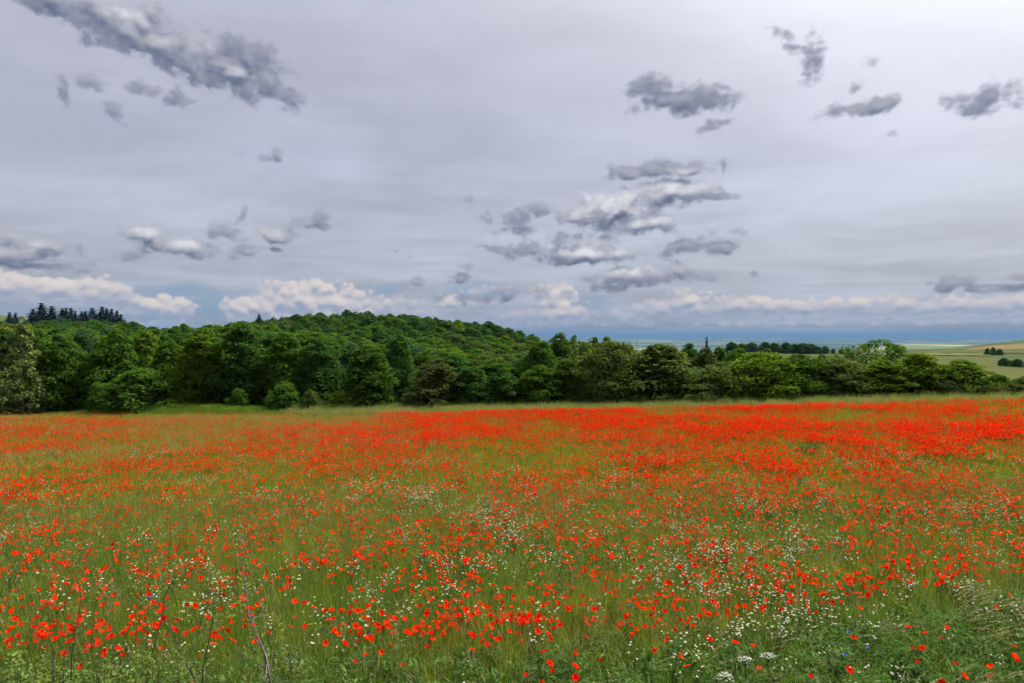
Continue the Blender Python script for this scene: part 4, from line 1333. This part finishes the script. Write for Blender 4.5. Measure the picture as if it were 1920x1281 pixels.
# tall grasses with tan seed heads, blown over towards the right
def plume(name, seed, n, h):
    g = np.random.default_rng(seed)
    acc = Acc()
    for q in range(n):
        b = Vector((g.normal() * 0.09, g.normal() * 0.09, -0.02))
        hh = h * g.uniform(0.75, 1.15); ln = g.uniform(0.45, 0.95); dy = g.uniform(-0.25, 0.15)
        pts = []
        for s in range(8):
            f = s / 7
            pts.append(b + Vector((hh * ln * f ** 2.0, hh * dy * f ** 2, hh * (f - 0.34 * ln * f ** 2.4))))
        V, Q = tube(pts, [0.0022 * (1 - 0.6 * s / 7) for s in range(8)], 3)
        acc.add(V, Q, 0)
        for s in range(34):
            f = 0.70 + 0.30 * s / 33
            i0 = min(int(f * 7), 6); p = pts[i0].lerp(pts[i0 + 1], f * 7 - i0)
            d = (pts[i0 + 1] - pts[i0]).normalized()
            L = 0.021 * math.sin(math.pi * (0.12 + 0.80 * s / 33)) * g.uniform(0.6, 1.3)
            sd = (d.orthogonal().normalized()); sd.rotate(Matrix.Rotation(g.uniform(0, 6.28), 3, d))
            acc.add([p, p + sd * L * 0.55 + d * L * 0.3, p + sd * L * 0.5 + d * L * 1.5, p + sd * L * 0.08 + d * L * 0.7], [(0, 1, 2, 3)], 1)
        for s in range(3):
            a = g.uniform(0, 6.28); L = hh * g.uniform(0.4, 0.7)
            V = []; 
            for f in (0, 0.4, 0.75, 1.0):
                c_ = b + Vector((math.cos(a) * 0.25 * L * f + L * 0.55 * f * f, math.sin(a) * 0.25 * L * f, L * (f - 0.35 * f * f)))
                V += [c_ - Vector((0, 0.004 * (1.05 - f), 0)), c_ + Vector((0, 0.004 * (1.05 - f), 0))]
            acc.add(V, [(0, 1, 3, 2), (2, 3, 5, 4), (4, 5, 7, 6)], 0)
    return acc.mesh(name, [CROP_G, HEAD])


plumes = [plume("plume", 90 + i, 5, 0.95) for i in range(4)]


def plume_density(x, y):
    px = 960 + F * x / y
    d = 5.5 * sstep(px, 1480, 1720) + 1.6 * sstep(px, 1120, 1350) + 0.5
    d = d * (0.25 + 1.5 * sstep(fbm(x * 0.9, y * 0.9, 3, 61), 0.35, 0.65))
    return np.where(y < near_of(x, y) - 0.4, d, 0.10)


x, y = wedge_points(5.2, 13.0, (plume_density, 17.0))
n = len(x); s = rng.uniform(0.75, 1.15, n)
scatter("tall_grass", np.stack([x, y, terrain(x, y)], -1), np.stack([rng.normal(0, .1, n), rng.normal(0, .1, n), rng.normal(-0.25, 0.35, n)], -1), np.stack([s, s, s], -1), rng.integers(0, 4, n), plumes,
        label="tall tan-headed grasses blown over by the wind at the lower right", category="grass")

# --- far verge between the poppies and the trees
vpro = [blade_clump("tuft", 120 + i, 44, 0.28, 0.95, 0.008, 0.6, 3, 0.0, wind=(0.25, 0), mats=(m_, HEAD)) for i, m_ in enumerate((VERGE, VERGE, CROP_G))]
bpro = [blade_clump("tuft", 130 + i, 44, 0.26, 0.45, 0.009, 0.6, 2, 0.0, mats=(m_, HEAD)) for i, m_ in enumerate((BANKG, BANKG, CROP_G))]
yy = rng.uniform(44, 82, 90000); xx = rng.uniform(-66, 62, 90000)
pp = 960 + F * xx / yy; ed = np.interp(pp, EDGE_PX, EDGE_Y)
inn = (yy > ed - 0.3) & (yy < ed + 9) & (pp > -60) & (pp < 1990)
right = rng.random(len(pp)) < sstep(pp, 520, 640)
put("far_verge_grass", xx[inn & right], yy[inn & right], 0.1, 0.7, 1.25, vpro, label="pale tall grass strip between the poppies and the trees", category="grass")
put("bank_grass", xx[inn & ~right], yy[inn & ~right], 0.1, 0.7, 1.2, bpro, label="bright green grass bank below the wood on the left", category="grass")

# dark green weed patches standing in the poppies
weed = [herb("weed", 150 + i, 70, 0.62, 0.22, 0.11, HERB) for i in range(2)]
for (ppx, ppy, rx, lab) in ((1210, 26.5, 0.6, "dark green weed patch standing in the dense poppies, the left of two"), (1512, 27.5, 0.42, "dark green weed patch standing in the dense poppies, the right of two")):
    n = 26
    a = rng.uniform(0, 6.28, n); r = np.sqrt(rng.random(n))
    put("weed_patch", wx(ppx, ppy) + np.cos(a) * r * rx, ppy + np.sin(a) * r * 0.4, 0.1, 0.75, 1.0, weed, label=lab, category="weeds")

# --- poppies
x1, y1 = wedge_points(5.6, 70.0, (poppy_density, 110.0))
zt = terrain(x1, y1)
hp = rng.uniform(0.50, 0.74, len(x1))
ppx = 960 + F * x1 / y1; ppy = HOR + F * (CAM_H - zt - hp) / y1
order = np.argsort(y1)
inview = (ppx > 4) & (ppx < 1916) & (ppy < 1272)
sel = [i for i in order if inview[i]][:300]
single = np.zeros(len(x1), bool); single[sel] = True
vid = rng.choice(6, len(x1), p=[0.26, 0.22, 0.16, 0.18, 0.12, 0.06])
print("poppies", len(x1))

POP_MESH = []
for i, (op, size, tilt) in enumerate(POP):
    acc = Acc()
    pet, cen = poppy_geo(20 + i, op, size, tilt)
    for V, Q in pet: acc.add(V, Q, 0)
    acc.add(*cen, 1)
    V, Q = stem_geo(0.45, 0.05); acc.add(V, Q, 2)
    POP_MESH.append(acc.mesh("poppy", [PMAT[i], BLACK, STEM], False))
o_ = ~single
n = int(o_.sum())
s = rng.uniform(0.62, 1.02, n) + 0.12 * (1 - sstep(y1[o_], 11, 18))
scatter("poppy_mass", np.stack([x1[o_], y1[o_], zt[o_] + hp[o_]], -1), np.stack([rng.normal(0, .28, n), rng.normal(0, .28, n), rng.uniform(0, 6.28, n)], -1),
        np.stack([s, s, s], -1), vid[o_], POP_MESH, label="countless red poppies covering the field up to the trees", category="poppies")

# the 300 nearest poppies, each with its petals, centre and stem
PARTS = []
for i, (op, size, tilt) in enumerate(POP):
    pet, cen = poppy_geo(20 + i, op, size, tilt)
    pm = []
    for V, Q in pet:
        a = Acc(); a.add(V, Q); pm.append(a.mesh("petal", [PMAT[i]]))
    a = Acc(); a.add(*cen); cm = a.mesh("centre", [BLACK])
    PARTS.append((pm, cm))
STEMS = []
for i in range(4):
    a = Acc(); V, Q = stem_geo(0.66, 0.04 + 0.03 * i); a.add(V, Q); STEMS.append(a.mesh("stem", [STEM]))
ptone = {0: "open scarlet", 1: "cupped orange-red", 2: "flat scarlet", 3: "half-closed scarlet", 4: "sideways orange-red", 5: "closed crimson"}
plab = []
for i in sel:
    v = int(vid[i]); q = ppx[i]; w_ = ppy[i]
    nr = near_of(np.array([x1[i]]), np.array([y1[i]]))[0]
    where = "in lush grass" if y1[i] < nr else "in the near field"
    pl = ("by the thorny stems" if q < 330 else "by the long grey stem" if q < 640 else "left of the middle" if q < 1000 else "left of the umbels" if q < 1320 else "by the white umbels" if q < 1600 else "by the tan grasses")
    t = thing("poppy", "poppy", "poppy", "poppies nearest the camera", (x1[i], y1[i], zt[i] + hp[i]), random.uniform(0, 6.28), random.uniform(0.85, 1.2))
    plab.append((t, q, ptone[v] + " poppy", where + " " + pl))
    t.rotation_euler = (random.gauss(0, 0.22), random.gauss(0, 0.22), random.uniform(0, 6.28))
    for m_ in PARTS[v][0]: link("petal", m_, None, t)
    link("centre", PARTS[v][1], None, t)
    link("stem", STEMS[i % 4], None, t)
number_labels(plab)


# --- chamomile
def daisy_head(acc, c_, r, g, tilt):
    T = Matrix.Rotation(g.uniform(0, 6.28), 3, "Z") @ Matrix.Rotation(tilt, 3, "X")
    n = 11
    ring = [c_ + T @ Vector((math.cos(2 * math.pi * k / n) * r * g.uniform(0.9, 1.08), math.sin(2 * math.pi * k / n) * r * g.uniform(0.9, 1.08), -0.12 * r)) for k in range(n)]
    inn = [c_ + T @ Vector((math.cos(2 * math.pi * (k + .5) / n) * r * 0.62, math.sin(2 * math.pi * (k + .5) / n) * r * 0.62, 0.0)) for k in range(n)]
    V = [c_] + ring + inn
    Q = []
    for k in range(n):
        Q.append((0, 1 + n + (k - 1) % n, 1 + k, 1 + n + k))
    acc.add(V, Q, 0)
    V, Qd = tube([c_ + T @ Vector((0, 0, -0.0005)), c_ + T @ Vector((0, 0, 0.25 * r)), c_ + T @ Vector((0, 0, 0.42 * r))], [0.36 * r, 0.30 * r, 0.0004], 6)
    acc.add(V, Qd, 1)


def chamomile(seed, heads):
    g = random.Random(seed)
    stems = Acc(); hd = []
    for k in range(heads):
        e = Vector((g.gauss(0, 0.07), g.gauss(0, 0.07), g.uniform(0.44, 0.62)))
        V, Q = tube([(0, 0, -0.02), (e.x * 0.25, e.y * 0.25, e.z * 0.55), tuple(e)], [0.0022, 0.0016, 0.001], 3)
        stems.add(V, Q)
        a = Acc(); daisy_head(a, e, g.uniform(0.013, 0.018), g, g.uniform(0, 0.5)); hd.append(a)
    for k in range(14):
        f = g.uniform(0.1, 0.8); a_ = g.uniform(0, 6.28); p = Vector((0, 0, 0.55 * f)); L = 0.06
        d = Vector((math.cos(a_), math.sin(a_), 0.5)); sd = Vector((-math.sin(a_), math.cos(a_), 0))
        stems.add([p, p + d * L * 0.5 + sd * 0.004, p + d * L, p + d * L * 0.5 - sd * 0.004], [(0, 1, 2, 3)])
    return stems, hd


CH = [chamomile(200 + i, 6 + 2 * (i % 3)) for i in range(5)]


def cham_density(x, y):
    px = 960 + F * x / y
    c = fbm(x * 0.8 + 50, y * 0.7, 3, 71); c2 = fbm(x * 0.22, y * 0.2, 2, 73)
    d = np.interp(y, [7, 9, 14, 19, 26, 45], [5, 7.5, 7.0, 4.0, 1.4, 0.6])
    d = d * (0.30 + 1.7 * sstep(c, 0.45, 0.70)) * (0.5 + 1.1 * sstep(c2, 0.35, 0.65))
    d = d * (1 - 0.75 * sstep(y, 22, 32) * sstep(px, 900, 1100))
    return np.where(y < near_of(x, y) - 0.5, d * 0.42, d)


x2, y2 = wedge_points(6.2, 62.0, (cham_density, 26.0))
z2 = terrain(x2, y2)
px2 = 960 + F * x2 / y2; py2 = HOR + F * (CAM_H - z2 - 0.5) / y2
order = np.argsort(y2)
sel2 = [i for i in order if 4 < px2[i] < 1916 and py2[i] < 1274][:300]
single2 = np.zeros(len(x2), bool); single2[sel2] = True
CH_MESH = []
for st, hd in CH:
    a = Acc(); a.add(st.V, st.F, 2)
    for h_ in hd:
        o0 = len(a.V); a.V += h_.V; a.F += [tuple(i + o0 for i in f) for f in h_.F]; a.M += h_.M
    CH_MESH.append(a.mesh("chamomile", [WHITE, YOLK, STEM]))
put("chamomile_mass", x2[~single2], y2[~single2], 0.1, 0.9, 1.2, CH_MESH, label="countless small white chamomile flowers scattered through the field", category="chamomile")
CH_PARTS = []
for st, hd in CH:
    CH_PARTS.append((st.mesh("stem", [STEM]), [h_.mesh("flower_head", [WHITE, YOLK]) for h_ in hd]))
clab = []
for i in sel2:
    v = int(rng.integers(5)); q = px2[i]
    pl = ("by the thorny stems" if q < 330 else "by the long grey stem" if q < 640 else "left of the middle" if q < 1000 else "left of the umbels" if q < 1320 else "by the white umbels" if q < 1600 else "by the tan grasses")
    nh = {6: "six", 8: "eight", 10: "ten"}[len(CH_PARTS[v][1])]
    t = thing("chamomile_plant", "chamomile", "chamomile", "chamomile plants nearest the camera", (x2[i], y2[i], z2[i]), random.uniform(0, 6.28), random.uniform(0.9, 1.2))
    clab.append((t, q, "%s-headed chamomile" % nh, ("in lush grass " if y2[i] < near_of(np.array([x2[i]]), np.array([y2[i]]))[0] else "in the near field ") + pl))
    link("stem", CH_PARTS[v][0], None, t)
    for m_ in CH_PARTS[v][1]: link("flower_head", m_, None, t)
number_labels(clab)


# --- cornflowers and a knapweed
def ray_flower(mat, r):
    g = random.Random(5)
    a = Acc()
    for k in range(9):
        an = 2 * math.pi * k / 9; d = Vector((math.cos(an), math.sin(an), 0.55)); sd = Vector((-math.sin(an), math.cos(an), 0))
        p = d * r * 0.15
        a.add([p, p + d * r * 0.7 - sd * r * 0.22, p + d * r * 1.0, p + d * r * 0.7 + sd * r * 0.22], [(0, 1, 2, 3)])
    V, Q = tube([(0, 0, -r * .5), (0, 0, 0), (0, 0, r * 0.5), (0, 0, r * 0.62)], [r * .18, r * 0.3, r * 0.26, 0.0004], 6); a.add(V, Q)
    return a.mesh("bloom", [mat])


corn = ray_flower(BLUE, 0.024); knap = ray_flower(PURPLE, 0.024)
a = Acc(); V, Q = stem_geo(0.66, 0.05, 0.002); a.add(V, Q); cstem = a.mesh("stem", [STEM])


def flower_at(name, cat, mesh, px, py, label, group=None, h=0.62):
    # walk out along the line of sight until the flower is h above the ground
    Y = 6.0
    for _ in range(400):
        if z_of(py, Y) - gz(wx(px, Y), Y) <= h: break
        Y += 0.1 if Y < 20 else 0.3
    xx_ = wx(px, Y)
    t = thing(name, label, cat, group, (xx_, Y, gz(xx_, Y) + h), random.uniform(0, 6.28))
    link("bloom", mesh, None, t); link("stem", cstem, None, t)


for (px, py, lab) in [(1592, 1188, "blue cornflower right of the white umbels, the upper of three"), (1627, 1219, "blue cornflower behind the leaning seed heads"), (1584, 1231, "blue cornflower right of the white umbels, the lowest of three"),
                      (1181, 1140, "single blue cornflower in the grass right of the middle"), (694, 1196, "blue cornflower in the poppy band left of the middle"), (280, 1122, "blue cornflower near the thorny stems, the left of a pair"),
                      (290, 1118, "blue cornflower near the thorny stems, the right of a pair"), (859, 1022, "far blue cornflower above the middle of the foreground"), (1565, 1018, "farthest blue cornflower on the right"),
                      (1530, 1049, "blue cornflower beside an orange poppy on the right"), (1575, 1051, "blue cornflower on the right, in the chamomile"), (586, 1056, "blue cornflower above the long grey stem, right one"), (565, 1067, "blue cornflower above the long grey stem, left one")]:
    flower_at("cornflower", "cornflower", corn, px, py, lab, "cornflowers")
flower_at("purple_flower", "flower", knap, 968, 1177, "round purple-pink flower head beside two poppies near the middle")


CREAM = leaf_mat("umbel_floret", (0.44, 0.45, 0.40), var=0.15, trans=0.3)


# --- white umbels at the lower right
def umbel_plant(px, Y, py, spread, flatness, nf, label):
    g = random.Random(int(px))
    x = wx(px, Y); z = gz(x, Y); h = z_of(py, Y) - z
    t = thing("umbel_plant", label, "umbel", "white umbels at the lower right", (x, Y, z))
    a = Acc(); V, Q = tube([(0, 0, -0.02), (0.01, 0, h * 0.5), (0, 0, h - 0.10)], [0.006, 0.005, 0.004], 5); a.add(V, Q)
    fl = Acc()
    for k in range(nf):
        an = k * 2.4; r = spread * math.sqrt((k + 0.5) / nf)
        e = Vector((math.cos(an) * r, math.sin(an) * r * 0.8, h - flatness * r * r / spread + g.uniform(-.008, .008)))
        V, Q = tube([(0, 0, h - 0.10), tuple(e.lerp(Vector((0, 0, h - .1)), 0.5) + Vector((0, 0, .005))), tuple(e)], [0.0025, 0.0018, 0.0012], 3); a.add(V, Q)
        for q in range(9):
            c_ = e + Vector((g.gauss(0, .010), g.gauss(0, .010), g.uniform(-.003, .005)))
            r2 = g.uniform(.0035, .006); an2 = g.uniform(0, 6.28)
            fl.add([c_ + Vector((math.cos(an2 + w_ * 1.2566) * r2, math.sin(an2 + w_ * 1.2566) * r2, g.uniform(-.002, .002))) for w_ in range(5)], [(0, 1, 2, 3, 4)])
    link("stem", a.mesh("stem", [STEM]), None, t)
    link("umbel", fl.mesh("umbel", [CREAM]), None, t)


umbel_plant(1398, 7.6, 1233, 0.085, 0.35, 18, "flat white umbel, left of the pair above the round one")
umbel_plant(1440, 7.7, 1227, 0.085, 0.25, 18, "flat white umbel, right of the pair above the round one")
umbel_plant(1360, 7.0, 1262, 0.085, 0.75, 20, "round-topped white umbel, lowest of the three at the lower right")


# ------------------------------------------------------------------ thorny shrubs in the left foreground
def stem_shrub(pl, Y, r0, label, mat, leaves, twigs, seed, name="thorny_stem"):
    """pl: photo positions from the tip down; the stem goes on down to the ground"""
    g = random.Random(seed); gn = np.random.default_rng(seed)
    pts = [Vector((wx(px, Y), Y + g.uniform(-.02, .02), z_of(py, Y))) for px, py in pl]
    low = pts[-1]; zg = gz(low.x, Y)
    base = Vector((low.x + (pts[-1].x - pts[-2].x) * 0.6, Y, zg))
    pts = pts + [low.lerp(base, 0.5), base - Vector((0, 0, 0.03))]
    pts = [p - base for p in pts]
    t = thing(name, label, "shrub", "thorny stems in the left foreground", tuple(base))
    n = len(pts)
    a = Acc()
    V, Q = tube(pts, [r0 * (0.35 + 0.65 * i / (n - 1)) for i in range(n)], 6); a.add(V, Q)
    link("stem", a.mesh("stem", [mat], True), None, t)
    tw = Acc(); lp = []; ln = []
    # arc positions
    def at(f):
        q = f * (n - 1); i = min(int(q), n - 2)
        return pts[i].lerp(pts[i + 1], q - i)
    for k in range(twigs):
        f = (k + g.random()) / twigs * 0.85
        p = at(f); an = g.uniform(0, 6.28); L = g.uniform(0.05, 0.22) * (0.5 + f)
        d = Vector((math.cos(an), math.sin(an) * 0.7, g.uniform(-0.1, 0.7))).normalized()
        q = [p, p + d * L * 0.5 + Vector((0, 0, 0.01)), p + d * L]
        V, Q = tube(q, [r0 * 0.35, r0 * 0.25, r0 * 0.08], 4); tw.add(V, Q)
        for s in range(g.randint(1, 4) if leaves else 0):
            lp.append(q[1].lerp(q[2], g.random()) + Vector((g.gauss(0, .01), g.gauss(0, .01), g.gauss(0, .01))))
    for k in range(leaves):
        f = g.random() ** 0.8
        lp.append(at(f) + Vector((g.gauss(0, .03), g.gauss(0, .03), g.gauss(0, .02))))
    if tw.V: link("twigs", tw.mesh("twigs", [mat]), None, t)
    if lp:
        P_ = np.array([tuple(p) for p in lp]); m_ = len(P_)
        me = leaf_quads("leaves", P_, gn.normal(size=(m_, 3)) + np.array([0, -0.3, 0.9]), 0.034 * gn.uniform(0.6, 1.3, m_), gn, aspect=0.55)
        me.materials.append(BRAM)
        link("leaves", me, None, t)


stem_shrub([(149, 1090), (150, 1120), (147, 1150), (140, 1195), (134, 1235), (134, 1281)], 6.4, 0.0075, "upright dark thorny stem with leaf tufts at the lower left", TWIG, 50, 16, 1)
stem_shrub([(312, 1158), (325, 1193), (341, 1229), (361, 1259), (364, 1281)], 6.3, 0.0075, "dark stem leaning left from the lower edge", TWIG, 26, 14, 2)
stem_shrub([(459, 1005), (455, 1040), (457, 1080), (463, 1115), (465, 1151), (477, 1174), (488, 1199), (498, 1234), (504, 1257), (509, 1281)], 6.2, 0.0105, "longest bare grey stem, bent, rising through the poppies", TWIG_GREY, 8, 30, 3)
stem_shrub([(501, 1121), (492, 1140), (471, 1160), (480, 1178), (492, 1212), (503, 1255), (508, 1281)], 6.22, 0.0055, "thin side stem forking right off the long grey stem", TWIG, 4, 10, 4)
stem_shrub([(400, 1112), (400, 1140), (397, 1168), (388, 1213), (380, 1250), (378, 1281)], 6.35, 0.0080, "dark leafy stem with paired leaves left of the long grey stem", TWIG, 60, 18, 5)
stem_shrub([(328, 1085), (316, 1102), (308, 1118), (306, 1151), (300, 1176), (287, 1218), (278, 1254), (276, 1281)], 6.5, 0.0060, "thin curved stem with a bowed tip left of the leaning stem", TWIG, 24, 16, 6)
stem_shrub([(74, 1174), (75, 1200), (82, 1221), (70, 1250), (64, 1281)], 6.3, 0.0060, "short crooked stem near the left corner", TWIG, 26, 12, 7)
stem_shrub([(440, 1220), (457, 1237), (480, 1243), (496, 1254), (506, 1268), (509, 1290)], 6.18, 0.0055, "low stem arching left from the foot of the grey stem", TWIG, 14, 12, 8)
stem_shrub([(747, 1165), (744, 1195), (741, 1229), (740, 1281)], 6.5, 0.0050, "thin upright stem left of the lower middle", TWIG_GREY, 16, 14, 9)
stem_shrub([(709, 1232), (694, 1260), (687, 1281)], 6.4, 0.0055, "short dark stem beside the thin upright stem", TWIG, 20, 8, 10)
stem_shrub([(538, 1205), (540, 1225), (545, 1250), (540, 1281)], 6.4, 0.0075, "dark broken stem with a tangle of twigs right of the grey stem", TWIG, 6, 22, 11)
stem_shrub([(205, 1195), (214, 1225), (228, 1260), (240, 1290)], 6.4, 0.0060, "slanting stem between the upright and the leaning stem", TWIG, 30, 14, 12)


def low_shrub(px, Y, py, wid, label, seed):
    g = np.random.default_rng(seed)
    x = wx(px, Y); z = gz(x, Y); h = z_of(py, Y) - z
    t = thing("low_shrub", label, "shrub", "leafy shrubs in the left foreground", (x, Y, z))
    n = 1500
    a = g.uniform(0, 6.283, n); rr = np.sqrt(g.random(n)) * wid; f = 1 - 0.75 * g.random(n) ** 1.6
    hh = h * (1 - 0.45 * (rr / wid) ** 2) * (0.85 + 0.3 * vnoise(rr * np.cos(a) * 9 + 50, rr * np.sin(a) * 9 + 50, seed))
    p = np.stack([rr * np.cos(a), rr * np.sin(a) * 0.7, hh * f], -1)
    me = leaf_quads("leaves", p, g.normal(size=(n, 3)) * 0.6 + np.array([0, -0.2, 0.9]), 0.042 * g.uniform(0.6, 1.3, n), g, aspect=0.58)
    me.materials.append(BRAM)
    link("leaves", me, None, t)
    acc = Acc()
    for k in range(16):
        an = g.uniform(0, 6.28); r = wid * math.sqrt(g.random()) * 0.9
        e = Vector((math.cos(an) * r, math.sin(an) * r * 0.7, h * (1 - 0.45 * (r / wid) ** 2)))
        V, Q = tube([(e.x * 0.15, e.y * 0.15, -0.02), tuple(e * 0.55 + Vector((0, 0, 0.06))), tuple(e)], [0.005, 0.004, 0.0015], 4); acc.add(V, Q)
    link("stems", acc.mesh("stems", [TWIG]), None, t)


for (px, Y, py, w_, lab) in [(30, 6.3, 1232, 0.30, "leafy low shrub in the lower left corner"), (105, 6.2, 1212, 0.32, "leafy low shrub under the upright thorny stem"), (190, 6.3, 1205, 0.34, "leafy low shrub between the upright and the slanting stem"),
                             (270, 6.15, 1222, 0.32, "leafy low shrub left of the leaning stem"), (345, 6.1, 1246, 0.26, "leafy low shrub at the foot of the leaning stem"), (430, 6.1, 1262, 0.24, "leafy low shrub between the two tallest stems"),
                             (560, 6.3, 1240, 0.26, "leafy low shrub right of the long grey stem"), (640, 6.2, 1254, 0.24, "leafy low shrub left of the short dark stem")]:
    low_shrub(px, Y, py, w_, lab, int(px))


# ------------------------------------------------------------------ small far things
PAINT = bpy.data.materials.new("turbine_grey"); PAINT.use_nodes = True
PAINT.node_tree.nodes["Principled BSDF"].inputs["Base Color"].default_value = (0.35, 0.36, 0.38, 1)
PAINT.node_tree.nodes["Principled BSDF"].inputs["Roughness"].default_value = 0.5


def turbine(px, Y, hub_py, label):
    x = wx(px, Y); z = gz(x, Y); hh = z_of(hub_py, Y) - z
    t = thing("wind_turbine", label, "wind turbine", "far wind turbines", (x, Y, z))
    a = Acc(); V, Q = tube([(0, 0, -2), (0, 0, hh * 0.5), (0, 0, hh)], [3.2, 2.6, 1.9], 8); a.add(V, Q); link("tower", a.mesh("tower", [PAINT]), None, t)
    a = Acc(); V, Q = tube([(0, 5, hh), (0, -3, hh), (0, -5, hh)], [2.2, 2.4, 1.2], 6); a.add(V, Q); link("nacelle", a.mesh("nacelle", [PAINT]), None, t)
    for k in range(3):
        an = k * 2.094 + 0.5; d = Vector((math.sin(an), 0, math.cos(an)))
        p = Vector((0, -5, hh)); a = Acc(); V, Q = tube([p, p + d * 12, p + d * 46], [1.2, 2.0, 0.4], 4); a.add(V, Q); link("blade", a.mesh("blade", [PAINT]), None, t)


turbine(1857, 9500, 626.5, "tiny wind turbine on the horizon above the right-hand hill")
turbine(1068, 16000, 627.5, "faint wind turbine on the horizon right of the wooded hill")


def bare_pole(px, Y, top, label, cat, name):
    x = wx(px, Y); z = gz(x, Y); h = z_of(top, Y) - z
    t = thing(name, label, cat, None, (x, Y, z))
    a = Acc(); V, Q = tube([(0, 0, -0.3), (0.05, 0, h * 0.5), (0, 0, h)], [h * 0.005, h * 0.004, h * 0.002], 6); a.add(V, Q)
    link("trunk" if "tree" in name else "pole", a.mesh("trunk", [BARK]), None, t)
    a = Acc()
    for k in range(10 if "tree" in name else 1):
        f = 0.4 + 0.055 * k if "tree" in name else 0.93
        an = k * 2.4; L = h * (0.10 * (1.05 - f) + 0.02)
        V, Q = tube([(0, 0, h * f), (math.cos(an) * L, math.sin(an) * L, h * f + L * 0.2)], [h * 0.004, h * 0.0015], 4); a.add(V, Q)
    link("branches" if "tree" in name else "crossbar", a.mesh("branches", [BARK]), None, t)


bare_pole(1196, 150, 637, "thin bare dead tree sticking up before the blue plain, the taller", "tree", "dead_tree")
bare_pole(1193.5, 152, 641, "thin bare dead tree sticking up before the blue plain, the shorter", "tree", "dead_tree")
bare_pole(1905, 545, 651, "thin wooden pole standing on the right-hand hillside", "pole", "wooden_pole")
